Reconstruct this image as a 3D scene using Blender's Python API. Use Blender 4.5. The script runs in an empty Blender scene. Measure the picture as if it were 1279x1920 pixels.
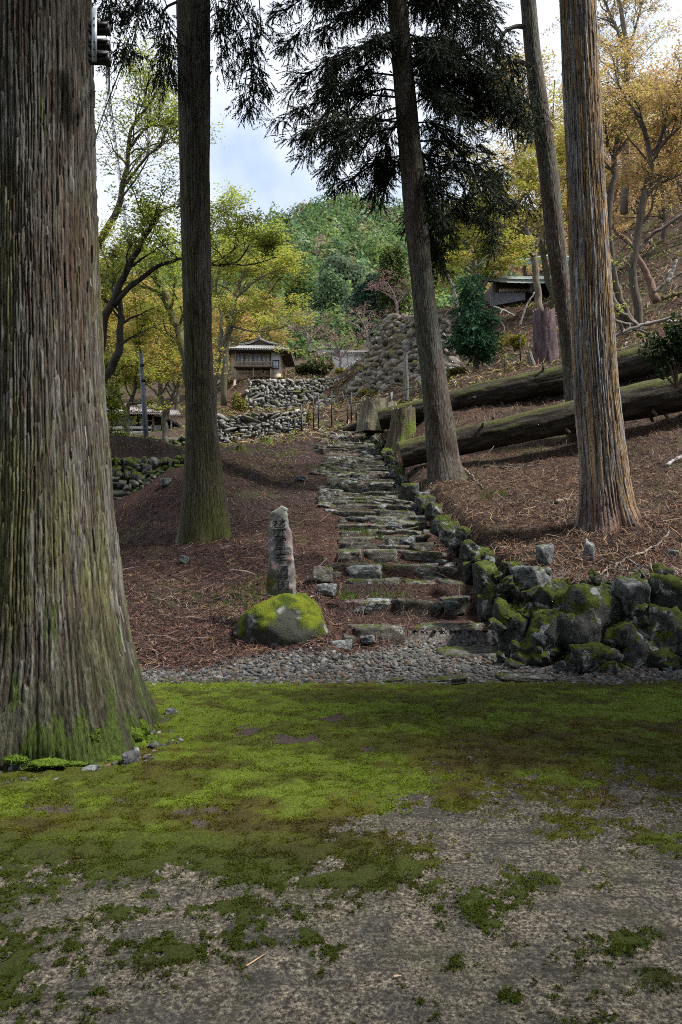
import bpy, bmesh, math, random
import numpy as np
from mathutils import Matrix, Vector, Euler

# ------------------------------------------------------------------ camera, sky, sun, exposure
sc = bpy.context.scene
C = sc.collection
EYE = 1.5            # camera height above the road
FPX, CX, HY = 1400.0, 639.5, 984.0     # focal length and level-horizon row, in photograph pixels
cam_d = bpy.data.cameras.new("camera")
cam = bpy.data.objects.new("camera", cam_d); C.objects.link(cam)
cam.location = (0, 0, EYE); cam.rotation_euler = (math.radians(90), 0, 0)
cam_d.sensor_fit = 'VERTICAL'; cam_d.sensor_height = 36.0
cam_d.lens = FPX / 1920.0 * 36.0
cam_d.shift_y = (HY - 960.0) / 1920.0
cam_d.clip_start = 0.05; cam_d.clip_end = 3000
sc.camera = cam

SUN_EL, SUN_AZ = math.radians(56), math.radians(102)     # azimuth clockwise from +Y (view direction)
w = bpy.data.worlds.new("World"); sc.world = w; w.use_nodes = True
nt = w.node_tree; nt.nodes.clear()
def wn(t): return nt.nodes.new(t)
sky = wn('ShaderNodeTexSky'); sky.sky_type = 'NISHITA'; sky.sun_disc = False
sky.sun_elevation = SUN_EL; sky.sun_rotation = SUN_AZ; sky.dust_density = 1.5; sky.air_density = 1.0
tc = wn('ShaderNodeTexCoord')
mp = wn('ShaderNodeMapping'); mp.inputs['Scale'].default_value = (1.0, 1.0, 1.5); mp.inputs['Location'].default_value = (0.35, 0.1, 0.12)
no = wn('ShaderNodeTexNoise'); no.inputs['Scale'].default_value = 2.6; no.inputs['Detail'].default_value = 7; no.inputs['Roughness'].default_value = 0.52
no.inputs['Distortion'].default_value = 0.25
rmp = wn('ShaderNodeValToRGB'); rmp.color_ramp.elements[0].position = 0.36; rmp.color_ramp.elements[1].position = 0.53
no2 = wn('ShaderNodeTexNoise'); no2.inputs['Scale'].default_value = 5.5; no2.inputs['Detail'].default_value = 6
cl = wn('ShaderNodeMixRGB'); cl.inputs[1].default_value = (8.6, 9.6, 11.6, 1); cl.inputs[2].default_value = (14.5, 14.8, 15.2, 1)
bl = wn('ShaderNodeMixRGB'); bl.blend_type = 'MIX'; bl.inputs[0].default_value = 0.85; bl.inputs[2].default_value = (7.6, 9.6, 13.0, 1)
mx = wn('ShaderNodeMixRGB')
bg = wn('ShaderNodeBackground'); bg.inputs['Strength'].default_value = 0.052
wo = wn('ShaderNodeOutputWorld')
L = nt.links.new
L(tc.outputs['Generated'], mp.inputs['Vector']); L(mp.outputs[0], no.inputs['Vector']); L(mp.outputs[0], no2.inputs['Vector'])
L(no.outputs['Fac'], rmp.inputs[0]); L(no2.outputs['Fac'], cl.inputs[0])
L(sky.outputs[0], bl.inputs[1]); L(bl.outputs[0], mx.inputs[1]); L(cl.outputs[0], mx.inputs[2]); L(rmp.outputs[0], mx.inputs[0])
L(mx.outputs[0], bg.inputs['Color']); L(bg.outputs[0], wo.inputs[0])

sun_d = bpy.data.lights.new("sun", 'SUN'); sun_d.energy = 4.6; sun_d.angle = math.radians(8); sun_d.color = (1.0, 0.96, 0.89)
sun = bpy.data.objects.new("sun", sun_d); C.objects.link(sun)
sdir = Vector((math.sin(SUN_AZ) * math.cos(SUN_EL), math.cos(SUN_AZ) * math.cos(SUN_EL), math.sin(SUN_EL)))
sun.rotation_euler = sdir.to_track_quat('Z', 'Y').to_euler(); sun.location = sdir * 60

vs = sc.view_settings
sc.display_settings.display_device = 'sRGB'
vs.view_transform = 'Standard'; vs.look = 'None'; vs.gamma = 1.0; vs.use_curve_mapping = False
vs.exposure = 0.78
cy = sc.cycles
cy.use_denoising = False
cy.max_bounces = 6; cy.diffuse_bounces = 3; cy.glossy_bounces = 2; cy.transmission_bounces = 4; cy.transparent_max_bounces = 4
cy.filter_width = 1.0
cy.use_adaptive_sampling = True; cy.adaptive_threshold = 0.02

# ------------------------------------------------------------------ numeric helpers
def P(px, py, d):
    return np.array(((px - CX) / FPX * d, d, EYE + (HY - py) / FPX * d))
def sstep(a, b, x):
    t = np.clip((np.asarray(x, float) - a) / (b - a), 0, 1); return t * t * (3 - 2 * t)
def lerp(a, b, t): return a + (b - a) * t
def _h(ix, iy, iz, s):
    h = (ix.astype(np.int64) * 374761393 + iy.astype(np.int64) * 668265263 + iz.astype(np.int64) * 2147483647 + s * 1274126177) & 0xFFFFFFFF
    h = ((h ^ (h >> 13)) * 1274126177) & 0xFFFFFFFF
    h = ((h ^ (h >> 16)) * 2246822519) & 0xFFFFFFFF
    return ((h ^ (h >> 15)) & 0xFFFFFF) / float(0xFFFFFF)
def noise(x, y, z=0.0, s=0):
    x, y, z = np.broadcast_arrays(np.asarray(x, float), np.asarray(y, float), np.asarray(z, float))
    ix, iy, iz = np.floor(x), np.floor(y), np.floor(z)
    fx, fy, fz = x - ix, y - iy, z - iz
    fx, fy, fz = (f * f * f * (f * (f * 6 - 15) + 10) for f in (fx, fy, fz))
    r = 0
    for a in (0, 1):
        for b in (0, 1):
            for c in (0, 1):
                r = r + (fx if a else 1 - fx) * (fy if b else 1 - fy) * (fz if c else 1 - fz) * _h(ix + a, iy + b, iz + c, s)
    return r * 2 - 1
def fbm(x, y, z=0.0, s=0, o=4, g=0.5):
    r, a, f, t = 0, 1.0, 1.0, 0
    for k in range(o):
        r = r + a * noise(np.asarray(x) * f, np.asarray(y) * f, np.asarray(z) * f, s + k * 17); t += a; a *= g; f *= 2.03
    return r / t
def unit(v):
    v = np.asarray(v, float); return v / np.maximum(np.linalg.norm(v, axis=-1, keepdims=True), 1e-9)

# ------------------------------------------------------------------ object helpers
def link(o, parent=None, label=None, cat=None, group=None, kind=None):
    C.objects.link(o)
    if parent is not None:
        o.parent = parent; o.matrix_parent_inverse = parent.matrix_basis.inverted()
    if label: o['label'] = label
    if cat: o['category'] = cat
    if group: o['group'] = group
    if kind: o['kind'] = kind
    return o
def mesh(name, V, faces, mat=None, col=None, smooth=False, attrs=None):
    V = np.ascontiguousarray(V, dtype=np.float32)
    if not isinstance(faces, list): faces = [faces]
    faces = [np.asarray(f, dtype=np.int32) for f in faces if len(f)]
    me = bpy.data.meshes.new(name)
    me.vertices.add(len(V)); me.vertices.foreach_set('co', V.ravel())
    nl = sum(f.size for f in faces); npoly = sum(len(f) for f in faces)
    me.loops.add(nl); me.polygons.add(npoly)
    me.loops.foreach_set('vertex_index', np.concatenate([f.ravel() for f in faces]))
    tot = np.concatenate([np.full(len(f), f.shape[1], np.int32) for f in faces])
    st = np.concatenate([[0], np.cumsum(tot)[:-1]]).astype(np.int32)
    me.polygons.foreach_set('loop_start', st); me.polygons.foreach_set('loop_total', tot)
    if smooth: me.polygons.foreach_set('use_smooth', np.ones(npoly, bool))
    if mat: me.materials.append(mat)
    if col is not None:
        col = np.asarray(col, np.float32)
        if col.shape[1] == 3: col = np.c_[col, np.ones(len(col), np.float32)]
        a = me.attributes.new('Col', 'FLOAT_COLOR', 'POINT'); a.data.foreach_set('color', np.ascontiguousarray(col, np.float32).ravel())
    for k, v in (attrs or {}).items():
        a = me.attributes.new(k, 'FLOAT', 'POINT'); a.data.foreach_set('value', np.asarray(v, np.float32))
    me.update(calc_edges=True)
    return me
def mobj(name, V, faces, mat=None, parent=None, col=None, smooth=False, attrs=None, **kw):
    return link(bpy.data.objects.new(name, mesh(name, V, faces, mat, col, smooth, attrs)), parent, **kw)
def empty(name, loc, label, cat, group=None, kind=None):
    o = bpy.data.objects.new(name, None); o.location = tuple(float(v) for v in loc); o.empty_display_size = 0.2
    return link(o, None, label, cat, group, kind)
def inst(name, me, M, parent=None, **kw):
    o = bpy.data.objects.new(name, me); o.matrix_basis = M
    C.objects.link(o)
    if parent is not None:
        o.parent = parent; o.matrix_parent_inverse = parent.matrix_basis.inverted()
    for k, v in kw.items(): o['category' if k == 'cat' else k] = v
    return o
def TRS(loc, rot, scl):
    return Matrix.LocRotScale(Vector([float(v) for v in loc]), Euler(rot), Vector([float(v) for v in scl]))

class MB:          # collects vertices / faces for one mesh
    def __init__(s): s.V = []; s.Q = []; s.T = []; s.n = 0
    def add(s, V, Q=None, T=None):
        V = np.asarray(V, float)
        if Q is not None and len(Q): s.Q.append(np.asarray(Q) + s.n)
        if T is not None and len(T): s.T.append(np.asarray(T) + s.n)
        s.V.append(V); s.n += len(V)
    def arr(s):
        f = []
        if s.Q: f.append(np.concatenate(s.Q))
        if s.T: f.append(np.concatenate(s.T))
        return np.concatenate(s.V), f
    def build(s, name, mat, parent=None, smooth=False, **kw):
        V, f = s.arr(); return mobj(name, V, f, mat, parent, smooth=smooth, **kw)
BOXQ = np.array([(0, 3, 2, 1), (4, 5, 6, 7), (0, 1, 5, 4), (1, 2, 6, 5), (2, 3, 7, 6), (3, 0, 4, 7)])
def box_v(x0, x1, y0, y1, z0, z1):
    return np.array([(x0, y0, z0), (x1, y0, z0), (x1, y1, z0), (x0, y1, z0), (x0, y0, z1), (x1, y0, z1), (x1, y1, z1), (x0, y1, z1)], float)
def pbox(px0, px1, py0, py1, d, th):          # a box whose front face covers these pixels at depth d
    a = P(px0, py1, d); b = P(px1, py0, d)
    return box_v(a[0], b[0], d, d + th, a[2], b[2])
def frames(pts):
    pts = np.asarray(pts, float); t = np.gradient(pts, axis=0); t = unit(t)
    up = np.tile([0.0, 0.0, 1.0], (len(pts), 1)); m = np.abs(t[:, 2]) > 0.9; up[m] = (0.0, 1.0, 0.0)
    if m.any() and not m.all():
        up[:] = (0.3, 1.0, 0.2)
    a = unit(np.cross(up, t)); b = np.cross(t, a)
    return t, a, b
def tube(mb, pts, rad, n=6, cap=True):
    pts = np.asarray(pts, float); rad = np.broadcast_to(np.asarray(rad, float), (len(pts),))
    t, a, b = frames(pts)
    th = np.linspace(0, 2 * np.pi, n, endpoint=False)
    ring = pts[:, None, :] + rad[:, None, None] * (np.cos(th)[None, :, None] * a[:, None, :] + np.sin(th)[None, :, None] * b[:, None, :])
    V = ring.reshape(-1, 3); m = len(pts)
    i = np.arange(m - 1)[:, None] * n; j = np.arange(n)[None, :]; k = (j + 1) % n
    Q = np.stack([i + j, i + k, i + n + k, i + n + j], -1).reshape(-1, 4)
    T = None
    if cap:
        V = np.vstack([V, pts[0], pts[-1]]); c0, c1 = m * n, m * n + 1; jj = np.arange(n); kk = (jj + 1) % n
        T = np.vstack([np.stack([np.full(n, c0), kk, jj], -1), np.stack([np.full(n, c1), (m - 1) * n + jj, (m - 1) * n + kk], -1)])
    mb.add(V, Q, T)
def tubes(mb, PTS, RAD, n=4):
    """many limbs with the same number of points: PTS (B,m,3), RAD (B,m)"""
    PTS = np.asarray(PTS, float); RAD = np.asarray(RAD, float); B, m = PTS.shape[:2]
    t = unit(np.gradient(PTS, axis=1)); mt = unit(t.mean(1)); up = np.tile([0.0, 0.0, 1.0], (B, 1)); up[np.abs(mt[:, 2]) > 0.8] = (0.3, 1.0, 0.2)
    a = unit(np.cross(np.repeat(up[:, None], m, 1), t)); b = np.cross(t, a); th = np.linspace(0, 2 * np.pi, n, endpoint=False)
    V = PTS[:, :, None, :] + RAD[:, :, None, None] * (np.cos(th)[:, None] * a[:, :, None, :] + np.sin(th)[:, None] * b[:, :, None, :])
    i = np.arange(m - 1)[:, None] * n; j = np.arange(n)[None]; k = (j + 1) % n
    Q = np.stack([i + j, i + k, i + n + k, i + n + j], -1).reshape(-1, 4)
    mb.add(V.reshape(-1, 3), (Q[None] + (np.arange(B) * m * n)[:, None, None]).reshape(-1, 4))
def spline(pts, n):
    pts = np.asarray(pts, float); m = len(pts)
    if m < 3: return np.array([pts[0] + (pts[-1] - pts[0]) * t for t in np.linspace(0, 1, n)])
    p = np.vstack([2 * pts[0] - pts[1], pts, 2 * pts[-1] - pts[-2]])
    u = np.linspace(0, m - 1 - 1e-6, n); i = u.astype(int); f = (u - i)[:, None]
    a, b, c, d = p[i], p[i + 1], p[i + 2], p[i + 3]
    return 0.5 * (2 * b + (c - a) * f + (2 * a - 5 * b + 4 * c - d) * f ** 2 + (3 * b - a - 3 * c + d) * f ** 3)

# ------------------------------------------------------------------ materials
def newmat(name):
    m = bpy.data.materials.new(name); m.use_nodes = True; n = m.node_tree; n.nodes.clear()
    out = n.nodes.new('ShaderNodeOutputMaterial'); b = n.nodes.new('ShaderNodeBsdfPrincipled')
    n.links.new(b.outputs[0], out.inputs[0]); return m, n, b, out
def node(n, t, **kw):
    x = n.nodes.new(t)
    for k, v in kw.items():
        if k in x.inputs: x.inputs[k].default_value = v
        else: setattr(x, k, v)
    return x
def vec(n, obj=False, scale=None):
    t = n.nodes.new('ShaderNodeTexCoord')
    o = t.outputs['Object']
    if scale:
        m = n.nodes.new('ShaderNodeMapping'); m.inputs['Scale'].default_value = scale; n.links.new(o, m.inputs[0]); o = m.outputs[0]
    return o
def mapr(n, src, a, b, c, d):
    m = n.nodes.new('ShaderNodeMapRange'); m.inputs[1].default_value = a; m.inputs[2].default_value = b; m.inputs[3].default_value = c; m.inputs[4].default_value = d
    n.links.new(src, m.inputs[0]); return m.outputs[0]
def mix(n, f, a, b, mode='MIX'):
    m = n.nodes.new('ShaderNodeMixRGB'); m.blend_type = mode
    for i, v in enumerate((f, a, b)):
        if hasattr(v, 'is_output'): n.links.new(v, m.inputs[i])
        else: m.inputs[i].default_value = v if i == 0 else (tuple(v) + (1,) if len(v) == 3 else v)
    return m.outputs[0]
def nz(n, v, scale, detail=4, rough=0.55, dist=0.0):
    t = node(n, 'ShaderNodeTexNoise', Scale=scale, Detail=detail, Roughness=rough, Distortion=dist)
    n.links.new(v, t.inputs['Vector']); return t.outputs['Fac']
def bump(n, b, h, strength=0.4, dist=0.02):
    bp = node(n, 'ShaderNodeBump', Strength=strength, Distance=dist); n.links.new(h, bp.inputs['Height']); n.links.new(bp.outputs[0], b.inputs['Normal'])
def ramp(n, src, stops):
    r = n.nodes.new('ShaderNodeValToRGB'); e = r.color_ramp.elements
    while len(e) < len(stops): e.new(0.5)
    for x, (p, c) in zip(e, stops): x.position = p; x.color = tuple(c) + (1,)
    n.links.new(src, r.inputs[0]); return r.outputs[0]
def plain(name, c, rough=0.8, var=0.25, scale=8.0, bmp=0.3, metal=0.0, spec=0.3, stretch=None, bd=0.02):
    m, n, b, o = newmat(name); v = vec(n, scale=stretch)
    f = nz(n, v, scale, 6); k = mapr(n, f, 0.25, 0.75, 1 - var, 1 + var)
    cc = n.nodes.new('ShaderNodeVectorMath'); cc.operation = 'SCALE'; cc.inputs[0].default_value = c; n.links.new(k, cc.inputs['Scale'])
    n.links.new(cc.outputs[0], b.inputs['Base Color']); b.inputs['Roughness'].default_value = rough; b.inputs['Metallic'].default_value = metal
    b.inputs['Specular IOR Level'].default_value = spec
    if bmp: bump(n, b, f, bmp, bd)
    return m
def vcol(name, rough=0.9, var=0.35, scale=20.0, bmp=0.4, bd=0.02, stretch=None, spec=0.2, detail=6):
    m, n, b, o = newmat(name); a = node(n, 'ShaderNodeAttribute', attribute_name='Col'); v = vec(n, scale=stretch)
    f = nz(n, v, scale, detail); k = mapr(n, f, 0.25, 0.75, 1 - var, 1 + var)
    cc = n.nodes.new('ShaderNodeVectorMath'); cc.operation = 'SCALE'; n.links.new(a.outputs['Color'], cc.inputs[0]); n.links.new(k, cc.inputs['Scale'])
    n.links.new(cc.outputs[0], b.inputs['Base Color']); b.inputs['Roughness'].default_value = rough; b.inputs['Specular IOR Level'].default_value = spec
    if bmp: bump(n, b, f, bmp, bd)
    return m
def leafmat(name, trans=0.35, rough=0.6):
    m, n, b, o = newmat(name); a = node(n, 'ShaderNodeAttribute', attribute_name='Col')
    n.links.new(a.outputs['Color'], b.inputs['Base Color']); b.inputs['Roughness'].default_value = rough; b.inputs['Specular IOR Level'].default_value = 0.10
    t = n.nodes.new('ShaderNodeBsdfTranslucent'); n.links.new(a.outputs['Color'], t.inputs[0])
    mxs = n.nodes.new('ShaderNodeMixShader'); mxs.inputs[0].default_value = trans
    n.links.new(b.outputs[0], mxs.inputs[1]); n.links.new(t.outputs[0], mxs.inputs[2]); n.links.new(mxs.outputs[0], o.inputs[0])
    return m
def stonemat(name, lo, hi, moss=0.5, lichen=0.5, mosscol=((0.022, 0.032, 0.005), (0.085, 0.110, 0.010)), scale=5.0, up=0.45):
    m, n, b, o = newmat(name)
    oi = n.nodes.new('ShaderNodeObjectInfo'); tcn = n.nodes.new('ShaderNodeTexCoord')
    geo = n.nodes.new('ShaderNodeNewGeometry'); pos = geo.outputs['Position']
    base = mix(n, oi.outputs['Random'], lo, hi)
    f = nz(n, pos, scale * 2.2, 8, 0.62); k = mapr(n, f, 0.30, 0.70, 0.30, 1.70)
    cc = n.nodes.new('ShaderNodeVectorMath'); cc.operation = 'SCALE'; n.links.new(base, cc.inputs[0]); n.links.new(k, cc.inputs['Scale'])
    lf = nz(n, pos, scale * 1.1, 6, 0.6, 0.6)
    lm = mapr(n, lf, 0.60 - 0.12 * lichen, 0.66 - 0.12 * lichen, 0, 0.85)
    lc_ = mix(n, mapr(n, nz(n, pos, scale * 9, 5, 0.7), 0.35, 0.65, 0, 1), (0.16, 0.18, 0.17), (0.44, 0.46, 0.45)); c1 = mix(n, lm, cc.outputs[0], lc_)
    sep = n.nodes.new('ShaderNodeSeparateXYZ'); n.links.new(geo.outputs['Normal'], sep.inputs[0])
    mf = nz(n, pos, scale * 0.8, 6, 0.6)
    ad = n.nodes.new('ShaderNodeMath'); ad.operation = 'MULTIPLY_ADD'; n.links.new(sep.outputs['Z'], ad.inputs[0]); ad.inputs[1].default_value = up * 0.5; n.links.new(mf, ad.inputs[2])
    th = 0.86 - 0.45 * moss
    mm = mapr(n, ad.outputs[0], th, th + 0.06, 0, 1)
    mc = mix(n, mapr(n, nz(n, pos, 14, 4), 0.35, 0.65, 0, 1), mosscol[0], mosscol[1])
    c2 = mix(n, mm, c1, mc)
    n.links.new(c2, b.inputs['Base Color']); b.inputs['Roughness'].default_value = 0.9; b.inputs['Specular IOR Level'].default_value = 0.25
    fine = nz(n, pos, scale * 7, 8, 0.7)
    hh = n.nodes.new('ShaderNodeMath'); hh.operation = 'ADD'; n.links.new(fine, hh.inputs[0]); n.links.new(mf, hh.inputs[1])
    bump(n, b, hh.outputs[0], 0.9, 0.05)
    return m

# ------------------------------------------------------------------ rock shapes
def ico(sub):
    bm = bmesh.new(); bmesh.ops.create_icosphere(bm, subdivisions=sub, radius=1.0)
    V = np.array([v.co[:] for v in bm.verts]); F = np.array([[v.index for v in f.verts] for f in bm.faces]); bm.free(); return V, F
ICO = {k: ico(k) for k in (1, 2, 3, 4, 5)}
def rock(seed, sub=2, planes=9, rough=0.06, boxy=0.5):
    r = np.random.RandomState(seed); D, F = ICO[sub]
    n = unit(r.normal(size=(planes, 3))); off = r.uniform(0.60, 0.92, planes)
    ax = np.vstack([np.eye(3), -np.eye(3)]) + r.normal(0, 0.12, (6, 3)); n = np.vstack([n, unit(ax)]); off = np.r_[off, np.full(6, lerp(1.0, 0.60, boxy))]
    dt = np.maximum(D @ n.T, 1e-3); rad = np.min(off[None, :] / dt, axis=1); rad = np.minimum(rad, 1.25)
    V = D * rad[:, None]
    if rough:
        V = V * (1 + rough * 2.2 * fbm(V[:, 0] * 2.2 + seed, V[:, 1] * 2.2, V[:, 2] * 2.2, seed, 4)[:, None])
        if sub >= 4: V = V * (1 + rough * 0.8 * fbm(V[:, 0] * 9 + seed, V[:, 1] * 9, V[:, 2] * 9, seed + 5, 3)[:, None])
    V = V - (V.max(0) + V.min(0)) / 2; V = V / (V.max(0) - V.min(0))          # unit box, centred
    return V, F
def rock_mesh(seed, sub, mat, smooth=None, **kw):
    V, F = rock(seed, sub, **kw); return mesh('rock', V, F, mat, smooth=False if smooth is None else smooth)

# ------------------------------------------------------------------ terrain
STEP_PY = [1232, 1180, 1130, 1093, 1065, 1037, 1010, 985, 962, 942, 924, 907, 893, 880, 868, 857, 847, 838, 830, 822, 815, 809]
STEP_D = np.array([4844.0 / (p - 620) for p in STEP_PY]); STEP_D = np.sort(np.r_[STEP_D, [(a + b) / 2 + 0.06 * math.sin(9 * a) for a, b in zip(STEP_D[:-1], STEP_D[1:]) if a > 11.5]]); STEP_Z = 0.26 * STEP_D - 1.96
def stair_x(y): return np.interp(y, [7.9, 8.5, 9.5, 11.6, 14.2, 15.6, 17, 19.4, 22, 24.8, 27], [1.02, 0.94, 0.80, 0.78, 0.66, 0.58, 0.49, 0.35, 0.27, 0.09, 0.0])
def wall_x(y): return np.interp(y, [7.6, 8.6, 9.5, 11.3, 14.7, 18.6, 24, 30], [1.95, 1.86, 1.72, 1.72, 1.60, 1.47, 1.08, 0.9])
class TPS:
    def __init__(s, pts, lam=1e-3):
        p = np.asarray(pts, float); s.c = p[:, :2]; n = len(p)
        K = s.k(s.c); Q = np.c_[np.ones(n), s.c]
        A = np.zeros((n + 3, n + 3)); A[:n, :n] = K + lam * np.eye(n); A[:n, n:] = Q; A[n:, :n] = Q.T
        s.w = np.linalg.solve(A, np.r_[p[:, 2], 0, 0, 0])
    def k(s, q):
        d2 = ((q[:, None, :] - s.c[None]) ** 2).sum(-1); return 0.5 * d2 * np.log(d2 + 1e-9)
    def __call__(s, x, y):
        sh = np.shape(x); q = np.c_[np.ravel(x), np.ravel(y)]; r = np.empty(len(q)); n = len(s.c)
        for i in range(0, len(q), 40000):
            b = q[i:i + 40000]; r[i:i + 40000] = s.k(b) @ s.w[:n] + s.w[n] + b @ s.w[n + 1:]
        return r.reshape(sh)
pp = lambda *a: [tuple(P(*q)) for q in a]
COMMON = pp((400, 852, 29), (480, 835, 29), (560, 815, 29), (620, 812, 30), (690, 790, 30), (760, 765, 30), (480, 775, 32), (400, 790, 33), (560, 790, 32),
            (470, 782, 46), (560, 775, 46), (620, 742, 44), (690, 740, 40), (470, 712, 50), (560, 710, 51), (640, 706, 52), (600, 696, 60), (480, 700, 60), (720, 690, 56),
            (850, 716, 26), (1000, 690, 25), (1150, 645, 25), (1279, 622, 24), (1500, 560, 24), (720, 764, 30), (893, 710, 28), (1030, 692, 26), (920, 640, 40), (940, 577, 48), (1050, 570, 48),
            (1200, 605, 32), (1279, 545, 33), (1279, 440, 42), (1210, 480, 46), (1279, 395, 55), (1500, 380, 45), (1500, 480, 34), (1150, 540, 50), (800, 712, 36), (770, 598, 50), (850, 600, 56), (950, 540, 60), (1100, 470, 66),
            (300, 850, 22), (300, 822, 30), (240, 818, 34), (330, 815, 36), (200, 800, 44), (330, 780, 50), (420, 770, 44), (100, 860, 20), (0, 850, 26), (100, 815, 36), (-100, 830, 40), (-100, 780, 60), (300, 730, 64), (480, 690, 72), (700, 650, 75), (-200, 760, 75))
PL = [(x, d, 0.26 * d - 1.96 + o) for d in (7.54, 9, 11, 13, 15, 17, 19, 21, 23, 25) for x, o in ((0.2, 0.03), (1.8, 0.0), (-1.4, -0.06))]
PL += pp((375, 1020, 12.5), (205, 957, 15.7), (345, 885, 15.7), (280, 917, 15.7), (205, 862, 16.7), (345, 864, 16.7), (120, 862, 16.7), (120, 980, 15.7), (480, 838, 22), (420, 862, 19.0), (540, 824, 24)) + \
    [(-3, 7.6, 0.0), (-3.2, 10, 0.5), (-6, 8.5, 0.0), (-6, 12, 0.55), (-10, 9, 0), (-10, 13, 0.4), (-14, 16, 0.5)]
PR = pp((940, 1092, 8.5), (1100, 1092, 8.3), (1279, 1096, 8.2), (1600, 1060, 8.3), (1140, 985, 10.2), (1279, 980, 10.3), (1500, 960, 10.3), (980, 1010, 10.5), (835, 905, 16), (1279, 872, 14.6), (1500, 830, 14),
        (1200, 838, 16.6), (1060, 852, 17.2), (900, 858, 18), (960, 905, 14), (1130, 920, 12.6), (720, 802, 22.5), (800, 785, 21), (1000, 758, 20.5), (1150, 715, 20.5), (1279, 685, 20.5), (1500, 600, 19)) + \
    [(float(wall_x(d)) + 0.3, d, 0.26 * d - 1.96 + o) for d, o in ((9.5, 0.62), (11.3, 0.55), (13, 0.42), (14.7, 0.35), (17, 0.3), (19, 0.28), (21.5, 0.25), (24, 0.2))]
TL = TPS(PL + COMMON, 2e-3); TR = TPS(PR + COMMON, 2e-3)
def ground(x, y, fine=True):
    x = np.asarray(x, float); y = np.asarray(y, float)
    zl = TL(x, y); zl = np.where(zl > 0.15, zl, 0.15 * np.exp(np.clip((zl - 0.15) / 0.15, -20, 0)))
    zl = zl * sstep(7.0, 7.9, y)
    zr = TR(x, y) * sstep(7.75, 8.25, y)
    xs = stair_x(y); inside = (1 - sstep(0.92, 1.15, np.abs(x - xs))) * (y < STEP_D[-1]) * sstep(7.85, 7.92, y)
    k = np.clip(np.searchsorted(STEP_D, y, side='right') - 1, 0, len(STEP_D) - 2)
    fr = np.clip((y - STEP_D[k]) / (STEP_D[k + 1] - STEP_D[k]), 0, 1)
    zs = STEP_Z[k] - 0.02 + 0.35 * fr ** 1.5 * (STEP_Z[k + 1] - STEP_Z[k])
    zl = lerp(zl, np.minimum(zs, zl + 0.1), inside)
    wx = wall_x(y)
    t = sstep(-0.05, 0.42, x - wx) * (1 - sstep(25, 29, y))
    z = lerp(zl, np.maximum(zr, zl), t)
    z = np.where(y > 29, TL(x, y), z) if np.any(y > 29) else z
    if fine:
        a = sstep(7.6, 9, y) * (1 - 0.95 * inside)
        z = z + a * (0.10 * fbm(x * 0.9, y * 0.9, 0, 3, 4) + 0.03 * fbm(x * 5, y * 5, 0, 9, 3))
    return z

M_litter = vcol('needle_litter_ground', rough=0.95, var=0.85, scale=30.0, bmp=1.0, bd=0.06, detail=10)
ys = np.concatenate([np.arange(7.02, 26, 0.075), 26 * (84 / 26.0) ** np.linspace(0, 1, 130)])
us = np.concatenate([np.linspace(-1.3, -0.52, 26), np.linspace(-0.48, 0.5, 290), np.linspace(0.54, 1.2, 24)])
Y, U = np.meshgrid(ys, us, indexing='ij'); X = U * Y
Z = ground(X, Y)
n1 = fbm(X * 0.8, Y * 0.8, 0, 21, 4); n2 = fbm(X * 3, Y * 3, 0, 22, 4); n3 = fbm(X * 1.3 + 9, Y * 1.3, 0, 23, 5)
dark = np.array([0.034, 0.023, 0.020]); red = np.array([0.060, 0.034, 0.027]); tan = np.array([0.080, 0.053, 0.036]); green = np.array([0.055, 0.085, 0.018]); grey = np.array([0.16, 0.155, 0.145])
tR = sstep(0, 0.5, X - wall_x(Y)) * (Y > 7.7) * sstep(9, 13, Y)
col = lerp(dark[None, None], red[None, None], sstep(-0.35, 0.5, n1 + 0.5 * n2)[..., None])
col = lerp(col, tan, (0.75 * sstep(-0.4, 0.5, n2 + 0.3) * np.clip(tR + sstep(24, 34, Y), 0, 1))[..., None])
gm = sstep(0.25, 0.5, n3) * (0.35 + 0.65 * sstep(20, 30, Y)); col = lerp(col, green, gm[..., None] * 0.8)
gr = (1 - sstep(0.0, 0.22, Y - (8.02 + 0.12 * n1 + 0.55 * sstep(0.0, 1.0, X) - 0.55 * sstep(-0.7, -1.6, X)))); col = lerp(col, grey * 0.8, gr[..., None])
nr, ncol = Y.shape; idx = np.arange(nr * ncol).reshape(nr, ncol)
Q = np.stack([idx[:-1, :-1], idx[:-1, 1:], idx[1:, 1:], idx[1:, :-1]], -1).reshape(-1, 4)
mobj('hillside', np.stack([X, Y, Z], -1).reshape(-1, 3), Q, M_litter, col=col.reshape(-1, 3), smooth=True, kind='structure')

# one wide sheet to the horizon
M_far = plain('valley_floor', (0.05, 0.06, 0.025), 0.95, 0.4, 0.2, 0.3)
mobj('ground', np.array([(-900, -900, -0.12), (900, -900, -0.12), (900, 1200, -0.12), (-900, 1200, -0.12)]), np.array([(0, 1, 2, 3)]), M_far, kind='structure')

# distant hills (ridge height by bearing)
RU = np.array([-3.0, -1.2, -0.5, -0.33, -0.21, -0.115, -0.07, -0.043, -0.007, 0.043, 0.07, 0.15, 0.24, 0.36, 0.46, 1.2, 3.0]); RT = np.array([0.10, 0.25, 0.32, 0.356, 0.387, 0.412, 0.436, 0.451, 0.466, 0.460, 0.452, 0.425, 0.415, 0.49, 0.56, 0.56, 0.12])
def hill_z(x, y):
    d = np.maximum(y, 1); u = np.clip(x / d, -3, 3); rt = np.interp(u, RU, RT) + 0.008 * fbm(u * 9, 0, 0, 77, 3)
    t = np.clip((d - 62) / (250 - 62), 0, 1); tp = 230 * rt
    z = 10 + (tp - 10) * (0.62 * t + 0.38 * t * t) + 5 * fbm(x * 0.02, y * 0.02, 0, 71, 4) * np.sin(np.pi * t)
    return np.where(d > 250, tp * np.clip(1 - (d - 250) / 140.0, 0, 1), z)
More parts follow.
